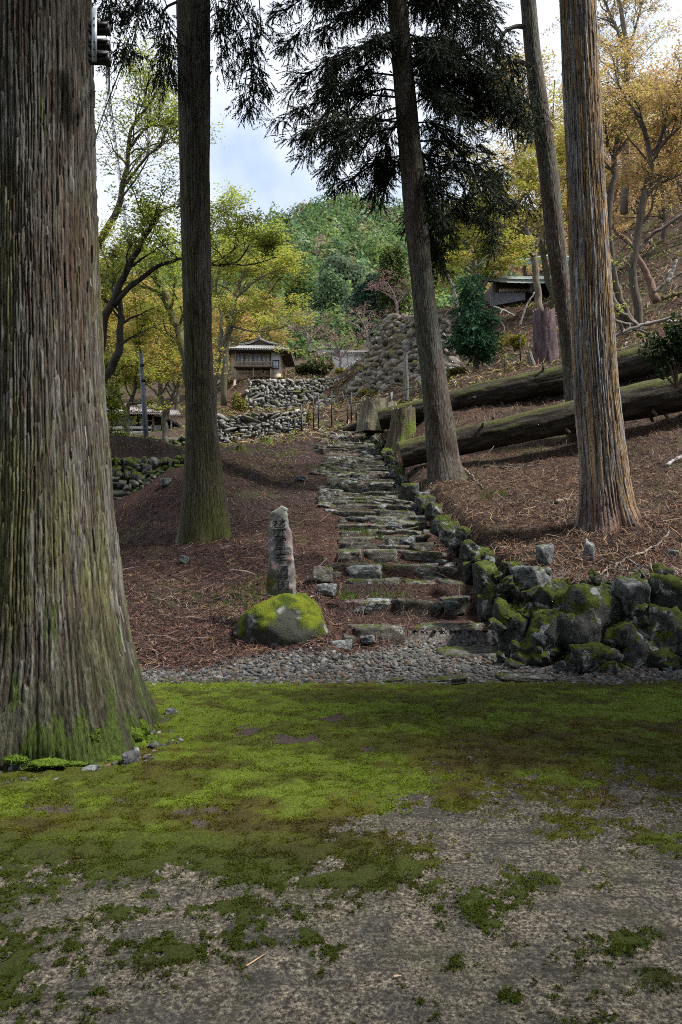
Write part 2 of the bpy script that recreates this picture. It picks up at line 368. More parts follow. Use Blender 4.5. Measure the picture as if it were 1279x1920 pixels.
hy = np.concatenate([np.linspace(62, 260, 60), np.linspace(270, 390, 10)]); hu = np.linspace(-1.1, 1.1, 130)
HYm, HU = np.meshgrid(hy, hu, indexing='ij'); HX = HYm * HU; HZ = hill_z(HX, HYm)
hidx = np.arange(HX.size).reshape(HX.shape); HQ = np.stack([hidx[:-1, :-1], hidx[:-1, 1:], hidx[1:, 1:], hidx[1:, :-1]], -1).reshape(-1, 4)
M_hill = plain('forest_floor', (0.05, 0.06, 0.022), 0.95, 0.5, 0.15, 0.2)
mobj('hill', np.stack([HX, HYm, HZ], -1).reshape(-1, 3), HQ, M_hill, smooth=True, kind='structure')

# ------------------------------------------------------------------ mossy road
BARE_PATCH = [(1070, 1555, 62, 32, 1.15), (1240, 1578, 85, 26, .8), (690, 1615, 120, 62, 1.0), (880, 1690, 140, 48, .75), (1000, 1492, 70, 16, .9), (860, 1508, 44, 20, .9), (960, 1655, 60, 24, .8), (300, 1795, 105, 45, .85),
              (460, 1712, 80, 36, .95), (560, 1772, 65, 20, .8), (620, 1802, 42, 26, .9), (1185, 1762, 52, 22, .8), (1255, 1842, 45, 26, .85), (150, 1805, 40, 30, .6), (25, 1810, 34, 40, .8), (850, 1812, 20, 13, .9), (1120, 1668, 34, 13, .7),
              (240, 1700, 120, 40, .5), (550, 1690, 60, 40, .6), (1260, 1500, 60, 22, .6), (20, 1880, 30, 20, .7), (960, 1880, 30, 12, .5)]
SOIL = [(462, 1370, 36, 15), (405, 1522, 75, 14), (90, 1522, 58, 12), (300, 1352, 26, 9), (700, 1408, 30, 8), (380, 1545, 20, 10), (225, 1505, 20, 6), (560, 1388, 60, 16), (620, 1350, 40, 8)]
def moss_fields(x, y):
    d = np.maximum(y, 0.6); px = CX + x / d * FPX; py = HY + EYE * FPX / d
    n1 = fbm(x * 1.7, y * 1.7, 0, 41, 5); n2 = fbm(x * 7, y * 7, 0, 42, 4); n3 = fbm(x * 2.2, y * 9, 0, 46, 4); n4 = fbm(x * 24, y * 24, 0, 47, 3)
    yb = np.interp(px, [-800, 0, 200, 330, 450, 590, 660, 720, 860, 1000, 1279, 2200], [1640, 1640, 1655, 1625, 1660, 1640, 1520, 1488, 1462, 1478, 1482, 1500])
    b = 1.5 * (1 - sstep(-130, 95, py - yb)) 
    for (cx_, cy_, rx, ry, a) in BARE_PATCH:
        b = np.maximum(b, a * np.exp(-(((px - cx_) / rx) ** 2 + ((py - cy_) / ry) ** 2) * 0.8))
    n5 = fbm(x * 60, y * 60, 0, 49, 2)
    m = b - 0.52 + 0.42 * n1 + 0.50 * n2 + 0.42 * n3 + 0.60 * n4 + 0.35 * n5
    soil = np.zeros_like(m)
    for (cx_, cy_, rx, ry) in SOIL:
        soil = np.maximum(soil, np.exp(-(((px - cx_) / rx) ** 2 + ((py - cy_) / ry) ** 2) * 1.2))
    soil = np.clip(soil + 0.55 * n2 * (soil > 0.08) + 0.4 * n4 * (soil > 0.15), 0, 1)
    m = m - 1.5 * sstep(0.45, 0.75, soil + 0.25 * n2)
    return m, soil, px, py, n1, n2
def moss_colour(x, y, px, py, n1, n2):
    br = fbm(x * 1.1 + 4, y * 2.0, 0, 43, 4); ol = fbm(x * 0.9, y * 1.6 + 7, 0, 44, 4); sp = fbm(x * 12, y * 12, 0, 48, 3)
    lime = np.array([0.125, 0.172, 0.014]); mid = np.array([0.074, 0.086, 0.008]); olive = np.array([0.100, 0.096, 0.010]); brown = np.array([0.060, 0.044, 0.012]); deep = np.array([0.026, 0.038, 0.005])
    cl5 = fbm(x * 4.5, y * 6.5, 0, 54, 4)
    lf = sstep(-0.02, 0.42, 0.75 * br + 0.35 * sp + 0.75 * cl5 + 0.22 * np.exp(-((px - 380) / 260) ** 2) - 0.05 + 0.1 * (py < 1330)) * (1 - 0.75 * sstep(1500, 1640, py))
    c = lerp(mid, olive, (sstep(-0.2, 0.35, ol + 0.25 * sstep(500, 1100, px)) * (1 - sstep(1540, 1650, py)))[..., None])
    c = lerp(c, brown, (0.8 * sstep(0.10, 0.5, ol * 0.6 - br * 0.4 - 0.5 * cl5 + 0.4 * sp))[..., None])
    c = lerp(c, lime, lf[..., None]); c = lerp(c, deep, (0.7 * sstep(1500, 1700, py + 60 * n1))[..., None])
    return c
rx = np.arange(-3.6, 3.9, 0.024); ry = np.arange(1.75, 7.2, 0.024)
RX, RY = np.meshgrid(rx, ry, indexing='xy')
mm, soil, mpx, mpy, mn1, mn2 = moss_fields(RX, RY)
cover = sstep(-0.06, 0.14, mm)
RZ = 0.026 * cover * (0.35 + 0.9 * np.abs(fbm(RX * 7, RY * 7, 0, 51, 4)) + 0.35 * fbm(RX * 22, RY * 22, 0, 55, 2)) + 0.010 * fbm(RX * 1.2, RY * 1.2, 0, 52, 3) + 0.0025 * fbm(RX * 2.0, RY * 26, 0, 53, 2) - 0.008 * sstep(0.4, 0.8, soil)
edge = sstep(7.0, 7.2, RY); RZ = RZ - 0.03 * edge
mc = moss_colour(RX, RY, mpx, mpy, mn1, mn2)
m, n, b, o = newmat('mossy_concrete')
at = node(n, 'ShaderNodeAttribute', attribute_name='Col'); am = node(n, 'ShaderNodeAttribute', attribute_name='moss'); asl = node(n, 'ShaderNodeAttribute', attribute_name='soil')
v = vec(n); vst = vec(n, scale=(2.0, 26.0, 1.0))
grain = nz(n, v, 62, 8, 0.78); pat = nz(n, v, 5.0, 6, 0.6); strk = nz(n, vst, 1.0, 4, 0.6)
conc = ramp(n, grain, [(0.38, (0.016, 0.015, 0.013)), (0.46, (0.070, 0.062, 0.050)), (0.53, (0.20, 0.17, 0.125)), (0.64, (0.46, 0.41, 0.33))])
pat2 = nz(n, v, 16.0, 6, 0.65)
conc = mix(n, mapr(n, pat, 0.40, 0.66, 0.0, 0.75), conc, (0.045, 0.046, 0.045))
conc = mix(n, mapr(n, pat2, 0.50, 0.64, 0.0, 0.75), conc, (0.032, 0.030, 0.026))
conc = mix(n, mapr(n, strk, 0.54, 0.70, 0.0, 0.7), conc, (0.028, 0.026, 0.022))
conc = mix(n, mapr(n, nz(n, v, 2.2, 5, 0.6), 0.50, 0.72, 0.0, 0.35), conc, (0.085, 0.085, 0.035))
conc = mix(n, asl.outputs['Fac'], conc, (0.085, 0.062, 0.055))
fn = nz(n, v, 120, 4, 0.6)
th = n.nodes.new('ShaderNodeMath'); th.operation = 'ADD'; n.links.new(am.outputs['Fac'], th.inputs[0]); n.links.new(mapr(n, nz(n, v, 45, 5, 0.65), 0.3, 0.7, -0.30, 0.30), th.inputs[1])
msk = mapr(n, th.outputs[0], 0.40, 0.58, 0, 1)
sc_ = n.nodes.new('ShaderNodeVectorMath'); sc_.operation = 'SCALE'; n.links.new(at.outputs['Color'], sc_.inputs[0]); n.links.new(mapr(n, nz(n, v, 95, 6, 0.75), 0.3, 0.7, 0.15, 1.65), sc_.inputs['Scale'])
n.links.new(mix(n, msk, conc, sc_.outputs[0]), b.inputs['Base Color']); b.inputs['Roughness'].default_value = 0.92; b.inputs['Specular IOR Level'].default_value = 0.2
hs = n.nodes.new('ShaderNodeMath'); hs.operation = 'ADD'; n.links.new(grain, hs.inputs[0]); n.links.new(fn, hs.inputs[1]); bump(n, b, hs.outputs[0], 1.0, 0.02)
M_road = m
nr, nc = RX.shape; idx = np.arange(nr * nc).reshape(nr, nc); Q = np.stack([idx[:-1, :-1], idx[:-1, 1:], idx[1:, 1:], idx[1:, :-1]], -1).reshape(-1, 4)
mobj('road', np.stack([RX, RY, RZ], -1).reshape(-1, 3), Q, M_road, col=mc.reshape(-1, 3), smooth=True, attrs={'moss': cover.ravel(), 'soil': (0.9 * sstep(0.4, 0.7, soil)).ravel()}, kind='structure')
# the same road further out, beyond the view
def road_ext(x0, x1, y0, y1):
    ex, ey = np.meshgrid(np.linspace(x0, x1, 40), np.linspace(y0, y1, 24)); i2 = np.arange(ex.size).reshape(ex.shape)
    q = np.stack([i2[:-1, :-1], i2[:-1, 1:], i2[1:, 1:], i2[1:, :-1]], -1).reshape(-1, 4); nn = fbm(ex * .5, ey * .5, 0, 61, 3)
    cc = np.tile([0.05, 0.085, 0.006], (ex.size, 1)); mobj('road', np.stack([ex, ey, np.full_like(ex, -0.006)], -1).reshape(-1, 3), q, M_road, col=cc, attrs={'moss': sstep(-0.2, 0.2, nn).ravel(), 'soil': np.zeros(ex.size)}, kind='structure')
road_ext(-40, -3.58, -14, 7.15); road_ext(3.86, 40, -14, 7.15); road_ext(-3.59, 3.87, -14, 1.77)

# ------------------------------------------------------------------ tree trunks with real bark relief
M_bark = vcol('bark', rough=0.92, var=0.75, scale=26.0, bmp=1.0, bd=0.02, stretch=(2.6, 2.6, 0.30), detail=10)
def bark_trunk(parent, rows, d, ztop, nseg, nrow, style, seed, zfoot, lobes=5, flare=0.25, name='trunk', twist=0.0, tone=1.0):
    r = np.array([(P(0.5 * (a + b), py, d)[2], P(0.5 * (a + b), py, d)[0], 0.5 * (b - a) / FPX * d) for py, a, b in rows]); r = r[np.argsort(r[:, 0])]
    zv = r[-1, 0]                                            # top of the measured part
    sl = (r[-1, 1] - r[-3, 1]) / max(r[-1, 0] - r[-3, 0], .1)
    zz = np.r_[r[:, 0], ztop]; xx = np.r_[r[:, 1], r[-1, 1] + sl * (ztop - zv) * 0.6]; rr = np.r_[r[:, 2], max(0.05, r[-1, 2] * 0.35)]
    Zs = np.concatenate([np.linspace(zfoot, zv + 0.25, nrow), np.linspace(zv + 0.4, ztop, 24)])
    nf = int(nseg * .78); th = np.r_[np.linspace(np.pi * .94, np.pi * 2.06, nf), np.linspace(np.pi * 2.06, np.pi * 2.94, nseg - nf + 2)[1:-1]]      # finer on the side that is seen
    T, ZZ = np.meshgrid(th, Zs)
    cx_ = np.interp(Zs, zz, xx); rad = np.interp(Zs, zz, rr); rad0 = np.interp(r[0, 0] + 0.9, zz, rr)
    h = np.clip((ZZ - r[0, 0]), 0, None)
    lob = 1 + flare * np.exp(-h / 0.2) * (0.55 * np.cos(lobes * T + seed) + 0.35 * np.cos((lobes + 2) * T + 2.1 * seed)) + 0.05 * np.cos(3 * T + seed + 0.25 * ZZ) * np.exp(-h / 3)
    R = rad[:, None] * lob
    arc = (T - np.pi / 2 + twist * np.exp(-h / 1.5)) * rad0
    sw, sz, dep, cl_ = {'sugi': (0.028, 1.1, 0.015, 0.26), 'strip': (0.040, 1.6, 0.020, 0.8), 'mossy': (0.026, 0.8, 0.010, 0.5), 'scaly': (0.028, 0.5, 0.008, 0.12)}[style]
    wr = 0.8 * fbm(arc / (sw * 6), ZZ / (sz * 1.1), seed, seed + 1, 4)
    a = arc / sw + wr
    ca = np.floor(a); fa = a - ca; hc = _h(ca, ca * 0, ca * 0, seed)
    zc = ZZ / (cl_ * (0.6 + 0.9 * hc)) + 13 * hc + 0.35 * noise(a * 1.3, ZZ * 6, 0, seed + 11); cz = np.floor(zc); fz = zc - cz
    cell = _h(ca, cz, ca * 0, seed + 2) * 2 - 1
    f2 = noise(a * 2.6 + 5, ZZ / sz * 2.2, 0, seed + 3); f3 = fbm(a * 3.3, ZZ / 0.06, 0, seed + 4, 3)
    fis = np.exp(-(np.minimum(fa, 1 - fa) / (0.13 + 0.12 * hc)) ** 2) * (0.45 + 0.55 * sstep(-0.3, 0.2, noise(a * 0.4, ZZ * 1.5, 0, seed + 20))); fis2 = 0.8 * np.exp(-(f2 / 0.12) ** 2)
    aw = a * 0.47 + 0.8 * fbm(arc / (sw * 9), ZZ / (sz * 1.7), 3, seed + 31, 3); fw = aw - np.floor(aw); wide = np.exp(-(np.minimum(fw, 1 - fw) / 0.09) ** 2)
    mk = sstep(-0.25, 0.25, fbm(arc * 4, ZZ * 1.6, 0, seed + 33, 3)); fis = np.clip(np.maximum(fis * lerp(0.25, 1.0, mk), wide * lerp(1.0, 0.35, mk)), 0, 1)
    crack = np.exp(-(np.minimum(fz, 1 - fz) * cl_ / 0.010) ** 2) * 0.6
    plate = cell
    hgt = -fis - 0.35 * fis2 - 0.5 * crack + 0.25 * f3 + 0.45 * cell + 0.35 * (fz - 0.5) + 0.6 * fbm(arc * 5, ZZ * 0.9, 0, seed + 6, 3)
    fis = np.clip(fis + crack, 0, 1)
    R = R + dep * hgt
    V = np.stack([cx_[:, None] + R * np.cos(T), d + R * np.sin(T), ZZ], -1)
    # bark colours: inner bark in the cracks, weathered outer strips, lichen, moss
    n1 = fbm(arc * 3, ZZ * 0.9, 0, seed + 7, 4); n2 = fbm(arc * 9, ZZ * 2.2, 0, seed + 8, 4); n3 = noise(arc * 30, ZZ * 17, 0, seed + 9); n4 = fbm(arc * 22, ZZ * 4, 0, seed + 10, 3)
    k = np.clip(fis + 0.5 * fis2, 0, 1)
    if style == 'sugi':
        outer = lerp(np.array([0.135, 0.110, 0.088]), np.array([0.205, 0.198, 0.170]), sstep(-0.5, 0.6, n2 + 0.55 * plate)[..., None])
        lic = np.array([0.180, 0.178, 0.070]); inner = np.array([0.032, 0.020, 0.016])
        lo = sstep(-0.25, 0.30, n1 + 0.45 * n4 + 0.45 * (1 - np.abs(ZZ - 1.5) / 1.2) - .12); c = lerp(outer, lic, (0.8 * lo * sstep(0.15, .5, ZZ))[..., None])
        rb = sstep(0.38, 0.55, fbm(arc * 5 + 3, ZZ * 0.6, 0, seed + 12, 3)); c = lerp(c, np.array([0.13, 0.075, 0.045]), (0.5 * rb)[..., None])
        c = c * (1 + .22 * cell[..., None]); c = lerp(c, inner, (0.95 * k)[..., None])
        c = lerp(c, np.array([0.36, 0.37, 0.36]), (0.45 * sstep(0.46, 0.62, fbm(arc * 26, ZZ * 6.5, 0, seed + 13, 4) + 0.12 * cell) * (1 - k))[..., None])
        foot = sstep(1.0, 0.2, ZZ + 0.5 * n2); c = lerp(c, np.array([0.048, 0.050, 0.028]) * (1 + .5 * cell[..., None]), (0.8 * foot)[..., None]); c = lerp(c, np.array([0.055, 0.085, 0.010]), (0.85 * sstep(0.12, 0.3, n2 + 0.25 - ZZ * 0.7))[..., None])
    elif style == 'strip':
        c = lerp(np.array([0.15, 0.135, 0.130]), np.array([0.255, 0.240, 0.235]), sstep(-0.4, 0.4, n2)[..., None])
        c = lerp(c, np.array([0.26, 0.175, 0.090]), (sstep(-0.10, 0.25, noise(a * 0.8 + 9, ZZ * 0.35, 0, seed + 14) + 0.3 * n1 + 0.15 * np.cos(T + 0.6)) * 0.9)[..., None])
        c = lerp(c, np.array([0.10, 0.055, 0.050]), (0.8 * sstep(1.1, 0.2, h) * sstep(-0.3, 0.3, n1))[..., None])
        c = c * (1 + .35 * cell[..., None]); c = lerp(c, np.array([0.030, 0.021, 0.020]), (0.95 * k)[..., None])
    elif style == 'mossy':
        c = lerp(np.array([0.115, 0.098, 0.080]), np.array([0.175, 0.160, 0.140]), sstep(-0.4, 0.4, n2)[..., None])
        c = lerp(c, np.array([0.085, 0.085, 0.030]), (0.75 * sstep(-0.1, 0.4, n1 + 0.3 * sstep(4, 1, h)))[..., None])
        c = c * (1 + .2 * cell[..., None]); c = lerp(c, np.array([0.035, 0.025, 0.02]), (0.8 * k)[..., None])
        c = lerp(c, np.array([0.075, 0.088, 0.015]), (0.65 * sstep(0.0, .35, n1 + n4 * 0.6 + 0.30 - h * 0.8))[..., None])
        knot = np.exp(-((np.mod(ZZ + 0.15 * n1, 1.15) - 0.5) / 0.06) ** 2) * sstep(0.1, 0.4, n2 + 0.1); R = R; c = lerp(c, np.array([0.04, 0.03, 0.028]), (0.7 * knot)[..., None])
    else:
        c = lerp(np.array([0.120, 0.090, 0.065]), np.array([0.205, 0.180, 0.155]), sstep(-0.3, 0.4, n2 + 0.3 * n3)[..., None])
        c = lerp(c, np.array([0.14, 0.17, 0.125]), (0.7 * sstep(0.05, 0.4, n1 + 0.35 * np.exp(-h) ))[..., None])
        c = lerp(c, np.array([0.32, 0.31, 0.29]), (0.7 * sstep(0.35, 0.55, n4 + 0.2 * n3))[..., None])
        c = lerp(c, np.array([0.055, 0.038, 0.028]), (0.75 * k)[..., None])
        c = lerp(c, np.array([0.105, 0.115, 0.020]), (0.7 * sstep(0.5, 0.0, h + 0.3 * n1) * sstep(0.0, .7, np.cos(T + .2)))[..., None])
    m_, k_ = V.shape[:2]; idx = np.arange(m_ * k_).reshape(m_, k_); nx = np.roll(idx, -1, 1)
    Q = np.stack([idx[:-1], nx[:-1], nx[1:], idx[1:]], -1).reshape(-1, 4)
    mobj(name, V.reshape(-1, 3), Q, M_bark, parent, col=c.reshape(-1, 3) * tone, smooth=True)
    return lambda z: np.array([np.interp(z, zz, xx), d, z]), (lambda z: np.interp(z, zz, rr))

T1 = empty('cedar_tree', (-2.12, 5.3, 0), 'huge cedar trunk with lichen on its bark, nearest the camera at left', 'tree')
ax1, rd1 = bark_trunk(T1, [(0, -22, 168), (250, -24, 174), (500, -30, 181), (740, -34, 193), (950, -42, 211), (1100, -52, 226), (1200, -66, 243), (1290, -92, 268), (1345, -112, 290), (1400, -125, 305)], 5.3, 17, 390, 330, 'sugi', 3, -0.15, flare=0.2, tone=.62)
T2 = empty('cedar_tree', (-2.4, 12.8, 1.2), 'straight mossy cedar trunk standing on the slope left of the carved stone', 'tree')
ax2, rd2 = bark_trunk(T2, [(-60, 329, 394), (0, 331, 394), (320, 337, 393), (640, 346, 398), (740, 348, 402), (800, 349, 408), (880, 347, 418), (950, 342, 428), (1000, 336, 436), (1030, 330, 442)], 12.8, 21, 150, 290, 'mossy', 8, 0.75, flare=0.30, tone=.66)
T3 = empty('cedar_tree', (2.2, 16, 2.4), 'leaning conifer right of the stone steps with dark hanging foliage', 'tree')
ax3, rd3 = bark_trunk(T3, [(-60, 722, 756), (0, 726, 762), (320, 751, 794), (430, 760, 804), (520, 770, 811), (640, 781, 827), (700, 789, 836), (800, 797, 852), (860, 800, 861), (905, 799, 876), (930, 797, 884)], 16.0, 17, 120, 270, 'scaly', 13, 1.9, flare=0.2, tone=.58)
T4 = empty('cedar_tree', (5.7, 18, 3.3), 'slim leaning conifer trunk just left of the orange-streaked cedar', 'tree')
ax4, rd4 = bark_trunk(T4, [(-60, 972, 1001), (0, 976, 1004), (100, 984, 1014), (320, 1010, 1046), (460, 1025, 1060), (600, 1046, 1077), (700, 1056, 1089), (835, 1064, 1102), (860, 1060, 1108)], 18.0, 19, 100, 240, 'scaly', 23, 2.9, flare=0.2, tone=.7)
T5 = empty('cedar_tree', (3.7, 10.3, 1.5), 'cedar trunk with grey and orange peeling bark strips at right', 'tree')
ax5, rd5 = bark_trunk(T5, [(-60, 1045, 1112), (0, 1050, 1115), (320, 1063, 1130), (640, 1073, 1150), (740, 1078, 1158), (835, 1085, 1169), (900, 1088, 1177), (950, 1086, 1188), (985, 1080, 1203), (1010, 1072, 1214)], 10.3, 18, 190, 310, 'strip', 31, 1.0, flare=0.35, lobes=6, tone=1.15)

# loose bark fibres that peel off the trunks
def fibres(parent, ax, rd, d, z0, z1, n, seed, cols, lmin, lmax, wid):
    r = np.random.RandomState(seed); mb = MB(); cc = []
    for i in range(n):
        z = r.uniform(z0, z1); L_ = r.uniform(lmin, lmax); t = r.uniform(np.pi * 0.98, 2.02 * np.pi); w_ = r.uniform(0.4, 1) * wid
        lift = r.uniform(0.002, 0.012); s = np.linspace(0, 1, 4); zs = z - L_ * s
        pts = []
        for zq, q in zip(zs, s):
            c0 = ax(zq); R = rd(zq) * 1.0 + 0.006 + lift * q; tt = t + 0.008 * q * r.normal()
            pts.append(((c0[0] + R * math.cos(tt - w_ / R), d + R * math.sin(tt - w_ / R), zq), (c0[0] + (R + .003) * math.cos(tt + w_ / R), d + (R + .003) * math.sin(tt + w_ / R), zq)))
        V = np.array(pts).reshape(-1, 3); mb.add(V, [(2 * j, 2 * j + 1, 2 * j + 3, 2 * j + 2) for j in range(3)]); cc.append(np.tile(np.array(cols[r.randint(len(cols))]) * r.uniform(.7, 1.2), (8, 1)))
    V, f = mb.arr(); mobj('loose_bark', V, f, M_bark, parent, col=np.concatenate(cc), kind='stuff')
fibres(T1, ax1, rd1, 5.3, 0.8, 5.4, 200, 1, [(.13, .12, .10), (.13, .13, .05), (.09, .06, .04), (.16, .15, .14)], 0.05, 0.20, 0.006)
fibres(T5, ax5, rd5, 10.3, 1.9, 9.2, 420, 2, [(.26, .25, .25), (.30, .19, .08), (.16, .14, .14), (.22, .14, .07)], 0.12, 0.5, 0.006)
# moss cushions at the foot of the big cedar
M_moss = vcol('moss_cushion', rough=1.0, var=0.5, scale=60, bmp=1.0, bd=0.02)
rs = np.random.RandomState(4); shV, shC = [], []
for (px, py, w_, h_) in [(232, 1352, 26, 40), (236, 1380, 50, 34), (264, 1368, 26, 34), (242, 1400, 56, 22), (192, 1426, 70, 18), (90, 1430, 60, 12), (275, 1390, 40, 18), (140, 1434, 50, 12), (30, 1424, 34, 12), (176, 1384, 22, 30)]:
    zc = EYE + (HY - py) / FPX * 4.75; cc0 = ax1(max(zc, .02)); R = float(rd1(max(zc, .02))) * 1.0; xc = P(px, py, 4.78)[0]; yc_ = cc0[1] - math.sqrt(max(.02, R * R - (xc - cc0[0]) ** 2)); c0 = np.array([P(px, py, yc_)[0], yc_ - .005, max(.01, EYE + (HY - py) / FPX * yc_)])
    D_, F = ICO[4]; sd = rs.randint(999); V = D_ * (0.55 + 0.22 * fbm(D_[:, 0] * 1.3 + sd, D_[:, 1] * 1.3, D_[:, 2] * 1.3, sd, 3) + 0.05 * fbm(D_[:, 0] * 9, D_[:, 1] * 9, D_[:, 2] * 9, sd, 2))[:, None]
    Vw = V * np.array([w_, (w_ + h_) * .32, h_]) / FPX * yc_ * 1.15 + c0
    g = lerp(np.array([0.042, 0.072, 0.007]), np.array([0.085, 0.130, 0.012]), rs.rand()); cc = g[None] * (1 + 0.6 * fbm(Vw[:, 0] * 50, Vw[:, 1] * 50, Vw[:, 2] * 50, 3, 3))[:, None]
    mobj('moss_cushion', Vw, F, M_moss, T1, col=cc, smooth=True)
    k = rs.randint(len(Vw), size=420); nrm_ = unit(Vw[k] - c0); tg = unit(rs.normal(size=(420, 3))) * .0035; p0 = Vw[k]; shV.append(np.stack([p0 - tg, p0 + tg, p0 + (nrm_ + rs.normal(0, .5, (420, 3))) * rs.uniform(.004, .013, (420, 1))], 1).reshape(-1, 3)); shC.append(np.repeat(g[None] * rs.uniform(.6, 1.9, (420, 1)), 3, 0))
V = np.concatenate(shV); mobj('moss_shoots', V, np.arange(len(V)).reshape(-1, 3), M_moss, T1, col=np.concatenate(shC), kind='stuff')

# ------------------------------------------------------------------ stones: steps, rock walls, monument
M_step = stonemat('step_stone', (0.060, 0.056, 0.047), (0.16, 0.15, 0.13), moss=0.36, lichen=0.25, scale=6)
M_rockw = stonemat('rock_wall_stone', (0.024, 0.025, 0.022), (0.068, 0.070, 0.064), moss=0.60, lichen=0.45, scale=6, up=0.5)
M_grey = stonemat('grey_stone', (0.09, 0.095, 0.098), (0.17, 0.18, 0.185), moss=0.25, lichen=0.5, scale=6)
M_dark = stonemat('dark_mossy_stone', (0.045, 0.045, 0.040), (0.12, 0.12, 0.11), moss=0.55, lichen=0.1, scale=3)
M_wall = stonemat('pale_wall_stone', (0.085, 0.080, 0.068), (0.27, 0.26, 0.24), moss=0.34, lichen=0.3, scale=1.8, mosscol=((0.07, 0.075, 0.015), (0.17, 0.15, 0.02)))
M_ruin = stonemat('ochre_wall_stone', (0.10, 0.084, 0.066), (0.28, 0.24, 0.20), moss=0.40, lichen=0.25, scale=1.4, mosscol=((0.09, 0.085, 0.015), (0.19, 0.16, 0.02)))
M_soil = plain('dark_earth', (0.030, 0.022, 0.017), 1.0, 0.5, 10, 0.8)
M_core = plain('wall_earth', (0.075, 0.066, 0.040), 1.0, 0.6, 3.0, 0.8)
VAR = {}
def variants(mat, sub, n, seed, **kw):
    key = (mat.name, sub)
    if key not in VAR: VAR[key] = [rock_mesh(seed + i, sub, mat, **kw) for i in range(n)]
    return VAR[key]
SM = variants(M_step, 4, 12, 100, rough=0.09, boxy=1.0, planes=5); SG = variants(M_grey, 4, 8, 140, rough=0.09, boxy=0.7, planes=7)
SL = [rock_mesh(160 + i, 4, M_step, rough=0.06, boxy=1.15, planes=2) for i in range(8)]
rs = np.random.RandomState(11)
stairs = empty('stone_staircase', (0.9, 8.4, 0), 'long flight of rough mossy stone steps climbing the slope', 'stairs', kind='thing')
for k, (d, z) in enumerate(zip(STEP_D, STEP_Z)):
    zb = STEP_Z[k - 1] if k else -0.02
    h = max(0.12, z - zb); xs = float(stair_x(d)); hw = 0.80 if k else 0.95
    x = xs - hw * rs.uniform(.88, 1.1); xe = xs + hw * rs.uniform(0.8, 1.0)
    if k == 0: x, xe = 0.30, 1.95
    while x < xe:
        w_ = rs.uniform(0.40, 1.05) if d < 18 else rs.uniform(0.25, 0.8); w_ = min(w_, xe - x + 0.15)
        if rs.rand() < 0.98:
            hh = h * rs.uniform(0.95, 1.2) + 0.10; dp = rs.uniform(0.32, 0.52); pale = rs.rand() < 0.05
            me = (SG if pale else SL if d < 16 or rs.rand() < .5 else SM)[rs.randint(8)]
            inst('stone', me, TRS((x + w_ / 2, d + dp / 2 + rs.uniform(-.035, .025) - 0.03, z - hh / 2 + 0.045 + rs.uniform(-.02, .02)), (rs.normal(0, .03), rs.normal(0, .03), rs.normal(0, .05)), (w_ * 1.08, dp, hh)), stairs)
        x += w_
for (px, py, w_, h_, d) in [(815, 1278, 118, 13, 7.15), (985, 1273, 96, 12, 7.2), (720, 1279, 70, 9, 7.12), (905, 1280, 40, 9, 7.1), (640, 1281, 60, 7, 7.08), (612, 1207, 26, 20, 8.4), (640, 1212, 40, 24, 8.3), (652, 1203, 22, 22, 8.4), (690, 1198, 30, 18, 8.5), (603, 1080, 40, 34, 10.3), (683, 1075, 62, 34, 10.5), (612, 1106, 34, 24, 9.9), (735, 1016, 24, 18, 12.2), (763, 1016, 30, 18, 12.2), (648, 914, 34, 22, 16.2), (628, 914, 16, 16, 16.2), (722, 911, 22, 12, 16.6), (842, 1135, 34, 18, 9.3), (607, 930, 20, 18, 15.4)]:
    c0 = P(px, py, d); s = np.array([w_, max(h_, w_ * .5), h_]) / FPX * d * 1.08
    inst('stone', (SG if h_ > 11 and rs.rand() < .6 else SM)[rs.randint(8)], TRS(c0, (rs.normal(0, .08), rs.normal(0, .08), rs.uniform(-.4, .4)), s), stairs)

for i in range(170):
    d = rs.uniform(10.5, 25.3) if i % 3 == 0 else rs.uniform(14, 25.3); x = float(stair_x(d)) + rs.uniform(-.95, .85); s = rs.uniform(.06, .20) * (1 + .03 * d); z = float(ground(np.array([x]), np.array([d]))[0])
    inst('stone', (SG if rs.rand() < .25 else SM)[rs.randint(8)], TRS((x, d, z + s * .05), (rs.normal(0, .15), rs.normal(0, .15), rs.uniform(-.5, .5)), (s * rs.uniform(1.2, 2.4), s, s * rs.uniform(.4, .8))), stairs)
